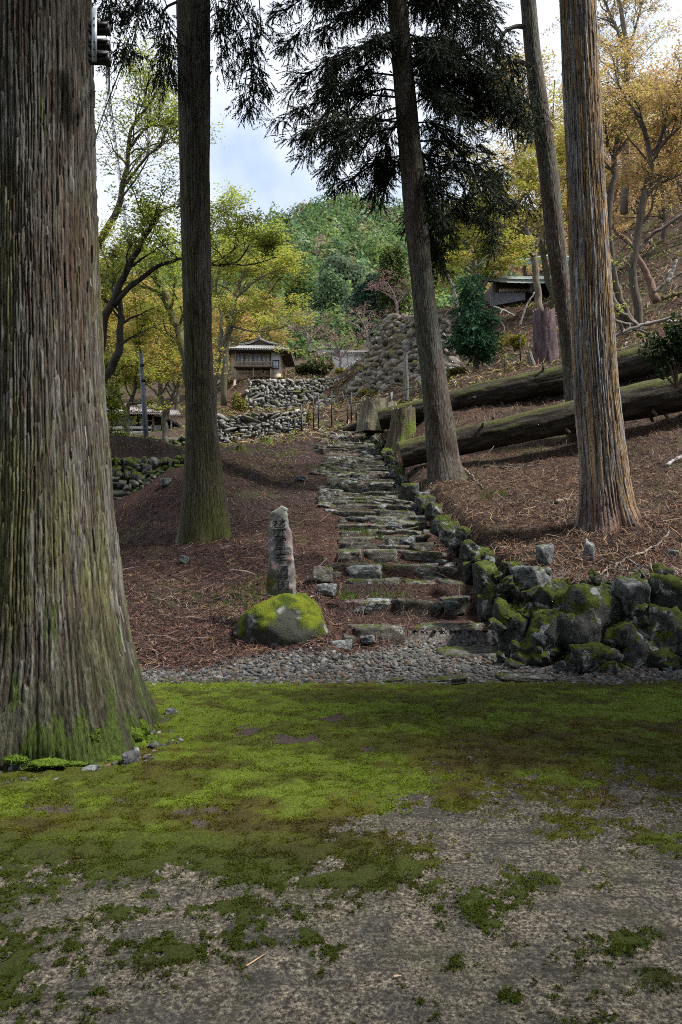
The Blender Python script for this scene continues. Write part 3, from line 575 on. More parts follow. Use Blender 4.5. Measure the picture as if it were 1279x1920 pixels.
# dry-laid boulder wall at the foot of the right bank
RW = variants(M_rockw, 4, 14, 200, rough=0.12, boxy=0.4, planes=10)
SGB = [rock_mesh(300 + i, 4, M_grey, rough=0.11, boxy=0.7, planes=7) for i in range(5)]
MB_ = [rock_mesh(320 + i, 4, stonemat('very_mossy_stone', (0.035, 0.035, 0.032), (0.09, 0.09, 0.085), moss=0.72, lichen=0.35, scale=5) if i == 0 else bpy.data.materials['very_mossy_stone'], rough=0.12, boxy=0.4, planes=9) for i in range(4)]
bank = empty('boulder_wall', (3.0, 7.7, 0), 'rough mossy boulder wall holding the right bank beside the lowest steps', 'stone wall', kind='thing')
BOULD = [(1000, 1092, 66, 70, 8.15, 'g'), (956, 1088, 46, 62, 8.3, 'r'), (962, 1062, 40, 20, 8.25, 'm'), (1110, 1170, 135, 140, 7.85, 'm'), (1060, 1180, 70, 90, 7.75, 'r'), (1195, 1105, 70, 78, 7.85, 'g'), (1202, 1165, 66, 66, 7.8, 'r'), (1165, 1200, 50, 70, 7.7, 'r'), (1120, 1240, 130, 60, 7.5, 'r'), (965, 1180, 66, 105, 8.0, 'r'), (1015, 1205, 66, 115, 7.75, 'r'), (1030, 1135, 60, 80, 8.0, 'r'), (1205, 1215, 62, 95, 7.65, 'r'),
         (1250, 1110, 70, 90, 7.9, 'm'), (1260, 1195, 80, 110, 7.7, 'r'), (1250, 1245, 60, 50, 7.5, 'r'), (928, 1140, 56, 62, 8.4, 'r'), (918, 1085, 52, 64, 8.7, 'r'), (905, 1050, 46, 46, 9.2, 'r'), (940, 1110, 44, 50, 8.4, 'r'), (882, 1035, 42, 44, 9.9, 'r'), (862, 1020, 40, 50, 10.6, 'r'), (890, 1075, 44, 46, 9.4, 'r'), (845, 1000, 40, 44, 11.4, 'r'), (826, 985, 36, 40, 12.2, 'r'), (815, 962, 34, 36, 13.2, 'r'),
         (800, 945, 34, 38, 14.2, 'm'), (795, 935, 26, 24, 14.6, 'g'), (768, 925, 34, 40, 15.2, 'm'), (755, 905, 30, 30, 16.2, 'r'), (746, 885, 28, 30, 17.5, 'm'), (735, 868, 26, 28, 18.8, 'r'), (725, 852, 26, 24, 20, 'r'), (713, 838, 22, 24, 21.4, 'r'), (704, 826, 22, 20, 22.8, 'r'), (697, 815, 22, 18, 24.0, 'r'), (1060, 1090, 54, 40, 8.3, 'r'), (1150, 1095, 50, 40, 8.2, 'r'), (1140, 1255, 40, 26, 7.4, 'r'), (1070, 1250, 50, 30, 7.5, 'r'), (985, 1235, 50, 40, 7.7, 'r'),
         (1300, 1130, 80, 120, 7.9, 'r'), (1310, 1225, 90, 90, 7.6, 'r'), (1390, 1150, 110, 180, 7.9, 'm'), (1500, 1160, 120, 170, 7.9, 'r'), (1620, 1150, 120, 180, 7.9, 'r'), (870, 1000, 26, 26, 11.2, 'r'), (1165, 1150, 44, 70, 8.05, 'r'), (1228, 1160, 40, 60, 7.95, 'r'), (990, 1150, 40, 50, 8.05, 'r')]
for i, (px, py, w_, h_, d, t) in enumerate(BOULD):
    if px > 1040 and py < 1160: py += 16
    me = {'g': SGB[i % 5], 'm': MB_[i % 4], 'r': RW[i % 14]}[t]; c0 = P(px, py, d); s = np.array([w_, (w_ + h_) * 0.5, h_]) / FPX * d * np.array([1.12, 1.0, 1.12])
    inst('boulder', me, TRS((c0[0], c0[1] + s[1] * 0.25, c0[2]), (rs.normal(0, .12), rs.normal(0, .12), rs.uniform(-.5, .5)), s), bank)
for i in range(150):                                                  # small stones wedged between the boulders
    px = rs.uniform(930, 1330); py = rs.uniform(1075, 1262); d = lerp(8.25, 7.55, (py - 1075) / 190) + rs.uniform(0, .15); s = rs.uniform(16, 40) / FPX * d
    inst('boulder', RW[rs.randint(14)], TRS(P(px, py, d), rs.uniform(-1, 1, 3), (s * 1.2, s, s * rs.uniform(.6, 1))), bank)
# single stones lying on the slopes
STN = [('flat grey stone lying on litter above the boulder wall', 1020, 1042, 34, 36), ('small upright grey stone on litter below the peeling cedar', 1104, 1034, 24, 40), ('pale block beside the foot of the leaning conifer', 794, 934, 34, 24), ('dark flat stone on the slope left of the steps', 566, 898, 30, 10), ('small grey stone in needle litter right of the mossy cedar', 345, 1050, 22, 14),
       ('white-edged stone lying near the dark terrace wall', 310, 906, 22, 16), ('dark stone left of the middle steps', 607, 928, 22, 18), ('grey stone half buried near the far right edge', 1262, 1040, 26, 16)]
for lab, px, py, w_, h_ in STN:
    ds = np.arange(8.2, 22, 0.05); hit = np.nonzero(EYE + (HY - py - h_ / 2) / FPX * ds <= ground((px - CX) / FPX * ds, ds))[0]; d = ds[hit[0]]
    s = np.array([w_, w_ * .8, h_ * 1.25]) / FPX * d; q = P(px, py, d)
    inst('stone', SG[rs.randint(8)], TRS(q, (rs.normal(0, .1), rs.normal(0, .1), rs.uniform(0, 3)), s), None, label=lab, cat='stone')
# stones at the foot of the big cedar
for lab, px, py, w_, h_ in [('reddish grey stone at the foot of the huge cedar', 245, 1422, 36, 22), ('small blue-grey stone beside the huge cedar root', 288, 1398, 24, 12), ('flat stone on moss right of the huge cedar', 322, 1335, 26, 12), ('flat pale stone at the lower left moss edge', 170, 1442, 34, 10), ('small dark stone at the left frame edge below the cedar', 28, 1440, 24, 14)]:
    d = 2100.0 / (py + h_ * .5 - HY); s = np.array([w_, w_ * .7, h_ * 1.3]) / FPX * d
    inst('stone', SG[rs.randint(8)], TRS(P(px, py, d), (0, 0, rs.uniform(0, 3)), s), None, label=lab, cat='stone')

# monument: leaning inscribed slab standing on a mossy boulder
mono = empty('stone_monument', P(530, 1205, 8.7), 'narrow carved stone slab with black characters, standing on a mossy boulder', 'monument')
OUT = [(498, 1116), (500, 1080), (502, 1068), (503, 1039), (501.5, 1001), (502.7, 989), (504.7, 974), (503.9, 962), (516.6, 955.7), (526.5, 948), (536.4, 948), (537.5, 953), (539, 971), (542, 990), (546.5, 1008), (548, 1029), (549.5, 1057), (553, 1078), (554, 1116)]
DM = 8.70
op = np.array([P(a, b_, DM) for a, b_ in OUT]); 
rows_z = np.linspace(op[:, 2].min(), op[:, 2].max() - 0.004, 70); nh = 7
left = op[:10][np.argsort(op[:10, 2])]; right = op[9:][np.argsort(op[9:, 2])]
V = []
for z in rows_z:
    xl = np.interp(z, left[:, 2], left[:, 0]); xr = np.interp(z, right[:, 2], right[:, 0]); c_ = (xl + xr) / 2; hw = max(0.012, (xr - xl) / 2)
    for a in np.linspace(0, 2 * np.pi, 44, endpoint=False):
        ca, sa = math.cos(a), math.sin(a); e = 0.38
        V.append((c_ + hw * np.sign(ca) * abs(ca) ** e, DM + 0.11 + 0.10 * np.sign(sa) * abs(sa) ** e, z))
V = np.array(V).reshape(70, 44, 3)
nn = fbm(V[..., 0] * 9, V[..., 1] * 9, V[..., 2] * 9, 5, 4); V[..., 1] += 0.022 * nn; V[..., 0] += 0.014 * fbm(V[..., 0] * 14, V[..., 2] * 14, 0, 6, 3)
idx = np.arange(70 * 44).reshape(70, 44); nx = np.roll(idx, -1, 1); Q = np.stack([idx[:-1], nx[:-1], nx[1:], idx[1:]], -1).reshape(-1, 4)
Vf = np.vstack([V.reshape(-1, 3), V[-1].mean(0) + (0, 0, .004)]); Tt = np.stack([idx[-1], nx[-1], np.full(44, 70 * 44)], -1)
qx = (Vf[:, 0] / DM * FPX + CX); qy = HY - (Vf[:, 2] - EYE) / DM * FPX
c = lerp(np.array([.125, .122, .128]), np.array([.24, .23, .235]), sstep(-.3, .4, fbm(qx * .12, qy * .07, 0, 8, 3))[:, None])
for (cx_, cy_, rx_, ry_, cc, a) in [(541, 1004, 6, 12, (.30, .17, .15), .4), (543, 1020, 5, 8, (.30, .17, .15), .35), (541, 1048, 6, 7, (.32, .16, .13), .45), (547, 1101, 5, 6, (.33, .19, .17), .5), (513, 1062, 5, 8, (.33, .17, .15), .4), (524, 952, 14, 9, (.22, .25, .20), .8), (508, 985, 5, 25, (.15, .16, .10), .7), (536, 965, 8, 10, (.17, .19, .13), .6), (504, 1095, 14, 24, (.055, .055, .012), 1.2), (513, 1090, 12, 10, (.06, .06, .014), .9), (499, 1060, 5, 30, (.07, .065, .015), .8), (553, 1070, 3, 30, (.09, .08, .02), .6)]:
    f = a * np.exp(-((qx - cx_) / rx_) ** 2 - ((qy - cy_) / ry_) ** 2); c = lerp(c, np.array(cc), np.clip(f * (1 + .8 * fbm(qx * .4, qy * .4, 0, 12, 3)), 0, 1)[:, None])
M_slab = vcol('inscribed_stone', rough=0.9, var=0.3, scale=45, bmp=0.6, bd=0.01)
slab = mobj('slab', Vf, [Q, Tt], M_slab, mono, col=c, smooth=True)
M_ink = plain('black_ink', (0.012, 0.012, 0.013), 0.7, 0.3, 30, 0)
for ch, px, py, wpx, hpx in [('禁', 523.5, 988, 25, 30), ('葷', 525.5, 1018, 22, 32), ('辛', 526.5, 1047, 21, 22), ('酒', 530, 1073, 22, 25), ('肉', 531.5, 1097, 20, 19)]:
    cu = bpy.data.curves.new('character', 'FONT'); cu.body = ch; cu.align_x = 'CENTER'; cu.align_y = 'CENTER'; cu.extrude = 0.004; cu.offset = -0.004; cu.resolution_u = 3
    tob = bpy.data.objects.new('tmp', cu); C.objects.link(tob)
    dg = bpy.context.evaluated_depsgraph_get(); me = bpy.data.meshes.new_from_object(tob.evaluated_get(dg)); C.objects.unlink(tob); bpy.data.objects.remove(tob)
    co = np.array([v.co[:] for v in me.vertices])
    if not len(co): continue
    mn, mx_ = co.min(0), co.max(0); u = (co - (mn + mx_) / 2) / np.maximum(mx_ - mn, 1e-6)
    c0 = P(px, py, DM); xw = c0[0] + u[:, 0] * wpx / FPX * DM; zw = c0[2] + u[:, 1] * hpx / FPX * DM + u[:, 0] * 0.006
    # follow the slab's surface: front skin of the nearest slab vertices
    fr = V[:, 22:, :].reshape(-1, 3); yw = np.array([fr[np.argsort((fr[:, 0] - a) ** 2 + (fr[:, 2] - b_) ** 2)[:3], 1].min() for a, b_ in zip(xw, zw)]) - 0.003 - 0.003 * (u[:, 2] > 0)
    co2 = np.stack([xw, yw, zw], -1); me.vertices.foreach_set('co', co2.astype(np.float32).ravel()); me.update(); me.materials.clear(); me.materials.append(M_ink); me.name = 'character'
    o = bpy.data.objects.new('character', me); link(o, mono)
D_, F = ICO[5]; V = D_ * (1 + 0.16 * fbm(D_[:, 0] * 1.4 + 7, D_[:, 1] * 1.4, D_[:, 2] * 1.4, 77, 3) - 0.10 * np.abs(fbm(D_[:, 0] * 2.6, D_[:, 1] * 2.6, D_[:, 2] * 2.6 + 3, 78, 4)) + 0.03 * fbm(D_[:, 0] * 9, D_[:, 1] * 9, D_[:, 2] * 9, 79, 3))[:, None]
Rk, _ = rock(77, 5, planes=9, rough=0.10, boxy=0.2); V = 0.55 * V + 0.9 * Rk; V[:, 2] = np.where(V[:, 2] < -.55, -.55 + (V[:, 2] + .55) * .25, V[:, 2]); V = V - (V.max(0) + V.min(0)) / 2; V = V / (V.max(0) - V.min(0))
s = np.array([186, 160, 112]) / FPX * 8.6; c0 = P(531, 1170, 8.70); V[:, 0] *= lerp(1.08, 0.80, sstep(-.35, .5, V[:, 2])); Vw = V * s + c0
nrm = unit(V); up_ = V[:, 2]; nn = fbm(Vw[:, 0] * 5, Vw[:, 1] * 5, Vw[:, 2] * 5, 15, 4)
mo = sstep(0.02, 0.20, up_ + 0.55 * nn + 0.35 * np.abs(V[:, 0]) - 0.10 * (np.abs(V[:, 0] - 0.02) < .16) * (up_ < .3)); Vw = Vw + nrm * (mo * (0.02 + 0.012 * fbm(Vw[:, 0] * 26, Vw[:, 1] * 26, Vw[:, 2] * 26, 16, 3)))[:, None]
c = lerp(np.array([.038, .040, .032]), np.array([.26, .27, .27]), sstep(.10, .38, fbm(Vw[:, 0] * 7, Vw[:, 1] * 7, Vw[:, 2] * 7, 17, 4))[:, None])
mcol = lerp(np.array([.034, .050, .005]), np.array([.105, .125, .008]), sstep(-.3, .4, fbm(Vw[:, 0] * 9, Vw[:, 1] * 9, Vw[:, 2] * 9, 18, 3))[:, None]); c = lerp(c, mcol, mo[:, None])
mobj('boulder_base', Vw, F, M_moss, mono, col=c, smooth=True)

# ------------------------------------------------------------------ masonry walls higher up
def wall(name, label, quad, mat, rows, stone_w, seed, sub=2, thick=0.5, jit=0.12, nmax=300, skip=None, dep=0.35, group=None, cover=1.0):
    """quad: bottom-left, bottom-right, top-right, top-left world points of the wall face"""
    bl_, br_, tr_, tl_ = [np.array(q, float) for q in quad]; r = np.random.RandomState(seed)
    root = empty(name, (bl_ + br_) / 2, label, 'stone wall', group, 'thing')
    nrm = unit(np.cross(br_ - bl_, tl_ - bl_)); 
    if nrm[1] > 0: nrm = -nrm
    back = [q - nrm * (dep * 0.12) for q in (bl_, br_, tr_, tl_)]; back2 = [q - nrm * thick for q in (bl_, br_, tr_, tl_)]
    V = np.array(back + back2); mobj('core', V, np.array([(0, 1, 2, 3), (7, 6, 5, 4), (0, 4, 5, 1), (1, 5, 6, 2), (2, 6, 7, 3), (3, 7, 4, 0)]), M_core, root)
    vs_ = variants(mat, sub, 12, 400 + seed, rough=0.10, boxy=0.75, planes=7)
    items = []
    for i in range(rows):
        v0, v1 = i / rows, (i + 1) / rows; u = -r.uniform(0, .02)
        a0 = lerp(bl_, tl_, (v0 + v1) / 2); a1 = lerp(br_, tr_, (v0 + v1) / 2); Ln = np.linalg.norm(a1 - a0); hh = np.linalg.norm(lerp(bl_, tl_, v1) - lerp(bl_, tl_, v0))
        while u < 1:
            w_ = stone_w * np.exp(r.normal(-.15, .62)); uc = u + w_ / Ln / 2
            if uc > 1.01: break
            if not (skip and skip(uc, (v0 + v1) / 2)): items.append((lerp(a0, a1, uc) + r.normal(0, .16, 3) * hh, w_, hh * r.uniform(0.7, 1.5)))
            u += w_ / Ln
    ex = unit(br_ - bl_); ez = unit(np.cross(ex, -nrm)) if False else unit(tl_ - bl_); ang = math.atan2(ex[1], ex[0])
    big = sorted(range(len(items)), key=lambda q: -items[q][1] * items[q][2])
    keep = set(big[:nmax]); mbx = MB()
    for q, (c0, w_, h_) in enumerate(items):
        M_ = TRS(c0 - nrm * dep * 0.22, (r.normal(0, jit), r.normal(0, jit * 1.3), ang + r.normal(0, jit)), (w_ * 1.06, dep * r.uniform(.8, 1.25), h_ * 1.1))
        if q in keep: inst('stone', vs_[r.randint(12)], M_, root)
        else:
            me = vs_[r.randint(12)]; co = np.empty(len(me.vertices) * 3, np.float32); me.vertices.foreach_get('co', co); co = co.reshape(-1, 3)
            fc = np.empty(len(me.polygons) * 3, np.int32); me.polygons.foreach_get('vertices', fc)
            mm4 = np.array(M_); mbx.add(co @ mm4[:3, :3].T + mm4[:3, 3], None, fc.reshape(-1, 3))
    if mbx.n: mbx.build('stones', mat, root, kind='stuff')
    return root
wall('terrace_wall', 'dark moss-covered stone wall between the two left cedars', [P(120, 985, 15.9), P(352, 900, 15.9), P(352, 860, 16.15), P(120, 858, 16.15)], M_dark, 11, 0.17, 1, dep=0.3, jit=.25)
wall('lower_wall', 'low stone wall below the wooden house, nearest behind the slope brow', [P(398, 858, 29.6), P(566, 826, 29.6), P(572, 768, 30.1), P(398, 782, 30.1)], M_wall, 13, 0.20, 2, dep=0.35, jit=.22)
wall('house_wall', 'tall pale stone wall carrying the wooden house', [P(452, 800, 46.6), P(690, 770, 46.6), P(668, 708, 48), P(468, 711, 48)], M_wall, 17, 0.28, 3, sub=2, dep=0.5, jit=.22)
wall('ruined_wall', 'high ochre stone bastion behind the leaning conifer', [P(636, 772, 41), P(850, 772, 33), P(850, 592, 37.5), P(722, 590, 42.5)], M_ruin, 22, 0.38, 4, sub=2, dep=0.7, jit=0.3, thick=1.2)
wall('broken_wall', 'broken lower end of the ochre bastion beside the upper steps', [P(636, 775, 40.6), P(700, 775, 38.5), P(700, 690, 40.5), P(655, 716, 42.2)], M_wall, 9, 0.42, 5, sub=2, dep=0.8, jit=0.35, thick=1.0)
# upper flight beyond the railing
st2 = empty('stone_staircase', P(622, 812, 31), 'upper flight of pale stone steps behind the black railing', 'stairs', kind='thing')
for k in range(15):
    t = k / 14; d = lerp(31, 44, t); z = lerp(P(0, 812, 31)[2], P(0, 742, 44)[2], t); pxl = lerp(578, 598, t); pxr = lerp(668, 656, t)
    xa, xb = P(pxl, 0, d)[0], P(pxr, 0, d)[0]; x = xa
    while x < xb:
        w_ = rs.uniform(.3, .7); inst('stone', variants(M_wall, 2, 12, 403)[rs.randint(12)], TRS((x + w_ / 2, d, z - .05), (0, 0, rs.normal(0, .1)), (w_, .9, .32)), st2); x += w_

# ------------------------------------------------------------------ foliage
M_leaf = leafmat('maple_leaf', 0.5); M_conifer = leafmat('conifer_spray', 0.18, 0.7); M_wood = vcol('branch_wood', 0.9, 0.45, 14, 0.6, 0.01, (1, 1, 0.35))
def leaf_quads(Pt, size, rng, flat=0.35, aspect=0.7, normal=None):
    n = len(Pt); nm = rng.normal(0, flat, (n, 3)); nm[:, 2] += 1.0
    if normal is not None: nm = normal + rng.normal(0, flat, (n, 3))
    nm = unit(nm); a = unit(np.cross(nm, rng.normal(size=(n, 3)))); b_ = np.cross(nm, a)
    s = (size * rng.uniform(0.6, 1.35, n))[:, None] * 0.5
    V = np.stack([Pt - a * s - b_ * s * aspect, Pt + a * s * 1.2, Pt - a * s * .8 + b_ * s * aspect * 1.2], 1).reshape(-1, 3)
    return V, np.arange(3 * n).reshape(n, 3)
def leaf_cols(n, pal, rng, jit=0.18, w_=None):
    pal = np.asarray(pal); i = rng.choice(len(pal), n, p=w_); c = pal[i] * rng.uniform(1 - jit, 1 + jit, (n, 1)); return np.repeat(c, 3, 0)
def grow(rng, start, dirv, length, n=7, wander=0.25, droop=0.0, up=0.0):
    pts = [np.array(start, float)]; dv = unit(dirv); st = length / (n - 1)
    for i in range(n - 1):
        dv = unit(dv + rng.normal(0, wander, 3) + np.array([0, 0, up - droop * i / n])); pts.append(pts[-1] + dv * st)
    return np.array(pts)
def deciduous(name, label, stems, leaf_n, pal, seed, leaf=0.075, br=(9, 6, 5), reach=1.0, bark=(0.10, 0.085, 0.07), layer=0.07, spread=0.30, wts=None, group=None, cat='tree', t0=0.35, twigs=True, upb=0.25, extra=None):
    """stems: list of [(px,py,d,radius), ...] main limbs; side limbs, twigs and leaves grow from them"""
    rng = np.random.RandomState(seed); mb = MB(); anchors = []; first = P(*stems[0][0][:3])
    root = empty(name, first, label, cat, group); cols = []
    far = stems[0][0][2] > 33
    bat = {}
    def put(p, r, n):
        bat.setdefault((len(p), n), []).append((p, r))
    for st in stems:
        q = np.array([P(*s[:3]) for s in st]); ra = np.array([s[3] for s in st]); p = spline(q, 22)
        ra2 = np.interp(np.linspace(0, 1, 22), np.linspace(0, 1, len(ra)), ra); p[1:-1] += rng.normal(0, .25, (20, 3)) * ra2[1:-1, None]
        tube(mb, p, ra2, 7); Ls = np.linalg.norm(np.diff(p, axis=0), axis=1).sum(); kf = min(1.0, Ls / (2.2 * reach)); nb0 = max(2, int(br[0] * kf + .5))
        for i in range(nb0):
            t = t0 + (1 - t0) * (i + rng.rand()) / nb0; k = min(20, int(t * 21)); az = rng.uniform(0, 2 * np.pi)
            dv = unit(p[k + 1] - p[k]) * 0.55 + np.array([math.cos(az), math.sin(az) * 0.8, upb])
            l1 = reach * (.45 + .55 * kf) * rng.uniform(.7, 1.4) * (1.25 - 0.5 * t); b1 = grow(rng, p[k], dv, l1, 8, 0.22, 0.12, 0.08); r1 = ra2[k] * 0.42 + 0.004
            put(b1, np.linspace(r1, 0.006, 8), 4); anchors.append(b1[4:])
            for j in range(br[1]):
                m_ = rng.randint(2, 7); dv = unit(b1[m_] - b1[m_ - 1]) + rng.normal(0, .7, 3) * np.array([1, 1, .5])
                b2 = grow(rng, b1[m_], dv, l1 * rng.uniform(.35, .7), 5, 0.28, 0.1, 0.06); put(b2, np.linspace(max(.007, r1 * .4), 0.004, 5), 3); anchors.append(b2[2:])
        if twigs and not far:
            b2s = np.array([q_[0] for q_ in bat[(5, 3)]]); nb = len(b2s); kk = br[2]; i_ = np.repeat(np.arange(nb), kk); m2 = rng.randint(1, 5, nb * kk); s0 = b2s[i_, m2]; ln = np.linalg.norm(b2s[i_, -1] - b2s[i_, 0], axis=1)
            dv = unit(unit(b2s[i_, m2] - b2s[i_, m2 - 1]) + rng.normal(0, .8, (nb * kk, 3)) * np.array([1, 1, .5])) * (ln * rng.uniform(.3, .6, nb * kk))[:, None]
            tw = np.stack([s0, s0 + dv * .5 + rng.normal(0, .06, dv.shape) * ln[:, None], s0 + dv], 1); anchors.append(tw[:, 1:].reshape(-1, 3)); tubes(mb, tw, np.tile([.006, .004, .002], (len(tw), 1)), 3); bat.pop((5, 3)); tubes(mb, b2s, np.tile(np.linspace(.012, .004, 5), (nb, 1)), 3)
    for (m_, n_), L2 in bat.items(): tubes(mb, np.array([q_[0] for q_ in L2]), np.array([q_[1] for q_ in L2]), n_)
    cols = [np.array(bark)[None] * (1 + .3 * rng.normal(0, .5, (mb.n, 1)))]
    V, f = mb.arr(); mobj('trunk', V, f, M_wood, root, col=np.concatenate(cols), smooth=True)
    if leaf_n:
        A = np.concatenate(anchors); pk = A[rng.randint(len(A), size=leaf_n)]
        off = rng.normal(0, 1, (leaf_n, 3)) * np.array([spread, spread, layer]) * .38; Pt = pk + off
        if extra is not None: Pt = np.concatenate([Pt, extra(rng)])
        V, Qf = leaf_quads(Pt, leaf, rng); mobj('crown', V, Qf, M_leaf, root, col=leaf_cols(len(Pt), pal, rng, w_=wts))
    return root
GRN = [(.27, .35, .05), (.33, .40, .06), (.38, .39, .08), (.20, .28, .05)]; YEL = [(.40, .35, .08), (.43, .36, .09), (.33, .35, .07), (.43, .29, .09)]; ORG = [(.44, .27, .12), (.40, .235, .14), (.46, .34, .13), (.34, .22, .15), (.42, .33, .12)]

# --- left maples
deciduous('maple_tree', 'dark forked maple arching behind the huge cedar, branch reaching past the straight trunk',
          [[(178, 760, 17, 0.1224), (188, 642, 17, 0.1080), (200, 589, 17, 0.0936), (219, 548, 17, 0.0864), (241, 504, 17, 0.0720), (266, 454, 17, 0.0612), (285, 423, 17, 0.0504), (300, 392, 17, 0.0360)],
           [(214, 572, 17, 0.0720), (247, 536, 17.1, 0.0612), (279, 511, 17.2, 0.0504), (307, 495, 17.2, 0.0432), (341, 486, 17.3, 0.0360), (394, 497, 17.4, 0.0288), (441, 493, 17.4, 0.0230), (457, 476, 17.4, 0.0180), (469, 457, 17.4, 0.0144)],
           [(425, 495, 17.4, 0.0216), (470, 496, 17.3, 0.0144), (520, 482, 17.2, 0.0086)]], 8500, GRN + YEL[:1], 1, leaf=0.062, br=(7, 5, 4), reach=1.25, bark=(.052, .044, .034), spread=.34)
deciduous('maple_tree', 'tall thin maple with bare top twigs against the sky beside the huge cedar',
          [[(150, 520, 22, .12), (179, 464, 22, .11), (207, 423, 22, .10), (226, 382, 22, .09), (229, 351, 22, .08), (238, 320, 22, .07), (240, 283, 22, .06), (245, 248, 22, .05), (259, 221, 22, .04), (273, 204, 22, .03), (291, 172, 22, .015)],
           [(240, 283, 22, .05), (275, 240, 22, .03), (310, 235, 22, .015)], [(232, 350, 22, .05), (270, 300, 21.5, .035), (300, 270, 21, .02), (320, 230, 21, .01)]], 8500, GRN + [(.2, .2, .05)], 2, leaf=0.065, br=(12, 6, 5), reach=1.7, bark=(.085, .07, .055), upb=.5, spread=.4)
deciduous('maple_tree', 'curved dark maple stem low beside the huge cedar', [[(185, 760, 19, .13), (194, 717, 19, .12), (222, 658, 19, .10), (227, 601, 19, .08), (226, 564, 19, .06), (212, 520, 19, .05), (200, 490, 19, .03)]], 7000, YEL[:3] + GRN[:2], 3, leaf=0.065, br=(9, 5, 4), reach=1.3, bark=(.05, .042, .034))
deciduous('maple_tree', 'lichen-spotted maple leaning behind the straight mossy cedar', [[(365, 790, 24, .17), (352, 700, 24, .16), (348, 673, 24, .15), (332, 617, 24, .14), (316, 570, 24, .12), (291, 520, 24, .09), (275, 470, 24, .06), (262, 420, 24, .03)],
          [(316, 570, 24, .08), (290, 545, 24, .06), (250, 535, 23.5, .03), (215, 520, 23, .02)]], 9000, GRN, 4, leaf=0.07, br=(9, 6, 4), reach=1.8, bark=(.11, .105, .06))
deciduous('maple_tree', 'pale maple left of the wooden house', [[(400, 790, 36, .17), (404, 711, 36, .15), (416, 648, 36, .13), (435, 611, 36, .11), (441, 558, 36, .09), (451, 526, 36, .06), (470, 470, 36, .03)], [(412, 660, 36, .1), (416, 595, 36, .07), (405, 540, 36, .05), (415, 480, 36, .03)], [(435, 611, 36, .06), (480, 622, 35, .04), (540, 612, 34, .015)],
          [(441, 558, 36, .06), (490, 520, 35.5, .04), (540, 500, 35, .02)]], 14000, YEL[:3] + GRN[:3], 5, leaf=0.095, br=(11, 6, 4), reach=1.8, bark=(.13, .12, .085), spread=.55)
deciduous('maple_tree', 'broad yellow-green maple right of the straight mossy cedar', [[(420, 760, 42, .2), (425, 640, 42, .16), (440, 560, 42, .12), (465, 500, 42, .08), (490, 440, 42, .04)], [(430, 600, 42, .1), (400, 540, 42, .07), (395, 450, 42, .04), (410, 400, 42, .02)], [(445, 550, 42, .08), (490, 515, 42, .05), (520, 495, 42, .02)]], 15000, GRN[:3] + YEL[2:3] + GRN[:2], 6, leaf=0.11, br=(12, 6, 3), reach=1.9, bark=(.11, .10, .07), spread=.7, layer=.14)
deciduous('maple_tree', 'pale-stemmed maple forking in front of the tiled lodge', [[(313, 858, 26, .13), (310, 817, 26, .12), (309, 779, 26, .10), (302, 732, 26, .08), (300, 676, 26, .06), (298, 639, 26, .04), (292, 600, 26, .02)], [(310, 790, 26, .08), (322, 745, 26, .06), (335, 715, 26, .03), (345, 690, 26, .02)]], 10000, YEL, 7, leaf=0.08, br=(10, 5, 4), reach=1.4, bark=(.17, .155, .13), spread=.35)
deciduous('maple_tree', 'slender maple left of the grey utility pole', [[(236, 850, 24, .11), (236, 807, 24, .10), (238, 779, 24, .09), (245, 751, 24, .07), (255, 723, 24, .05), (257, 676, 24, .04), (250, 620, 24, .02)], [(238, 779, 24, .06), (222, 735, 24, .04), (212, 690, 24, .02)]], 8500, YEL[:3] + GRN[:2], 8, leaf=0.075, br=(9, 5, 4), reach=1.3, bark=(.075, .062, .05))
deciduous('maple_tree', 'low yellow-green sapling beside the huge cedar above the dark wall', [[(200, 865, 19, .04), (205, 830, 19, .03), (212, 790, 19, .02), (215, 760, 19, .01)]], 5200, GRN + [(.22, .25, .03)], 9, leaf=0.06, br=(9, 5, 3), reach=.75, bark=(.1, .09, .07), t0=.1)
for i, (px, d, y0, y1, lab, pal) in enumerate([(205, 44, 800, 560, 'orange-leaved maple farthest left beyond the lodge roof', YEL), (265, 50, 790, 560, 'yellow maple directly above the lodge roof', YEL + ORG[:2]), (330, 47, 790, 570, 'orange maple half hidden by the straight mossy cedar', ORG[:3] + YEL), (300, 58, 760, 540, 'distant ochre maple behind the leaning lichen maple', ORG + YEL), (395, 55, 780, 570, 'ochre maple peeping right of the straight mossy cedar', YEL + ORG[:3]), (220, 60, 740, 520, 'distant yellow-brown maple high at left', YEL), (480, 66, 700, 570, 'orange-brown thicket tree above the house roof', ORG + YEL[:2]), (440, 62, 720, 590, 'orange maple left of the house gable', ORG[:3] + YEL[:2])]):
    deciduous('maple_tree', lab, [[(px, y0, d, .16), (px + 4, lerp(y0, y1, .35), d, .12), (px - 6, lerp(y0, y1, .7), d, .08), (px + 5, y1, d, .03)], [(px + 2, lerp(y0, y1, .3), d, .09), (px + 25, lerp(y0, y1, .6), d, .06), (px + 40, lerp(y0, y1, .9), d, .02)], [(px + 2, lerp(y0, y1, .25), d, .09), (px - 25, lerp(y0, y1, .55), d, .06), (px - 38, lerp(y0, y1, .85), d, .02)]],
              9500, pal, 20 + i, leaf=0.14, br=(9, 5, 2), reach=2.3, bark=(.10, .088, .07), spread=.6, layer=.16, t0=.2)

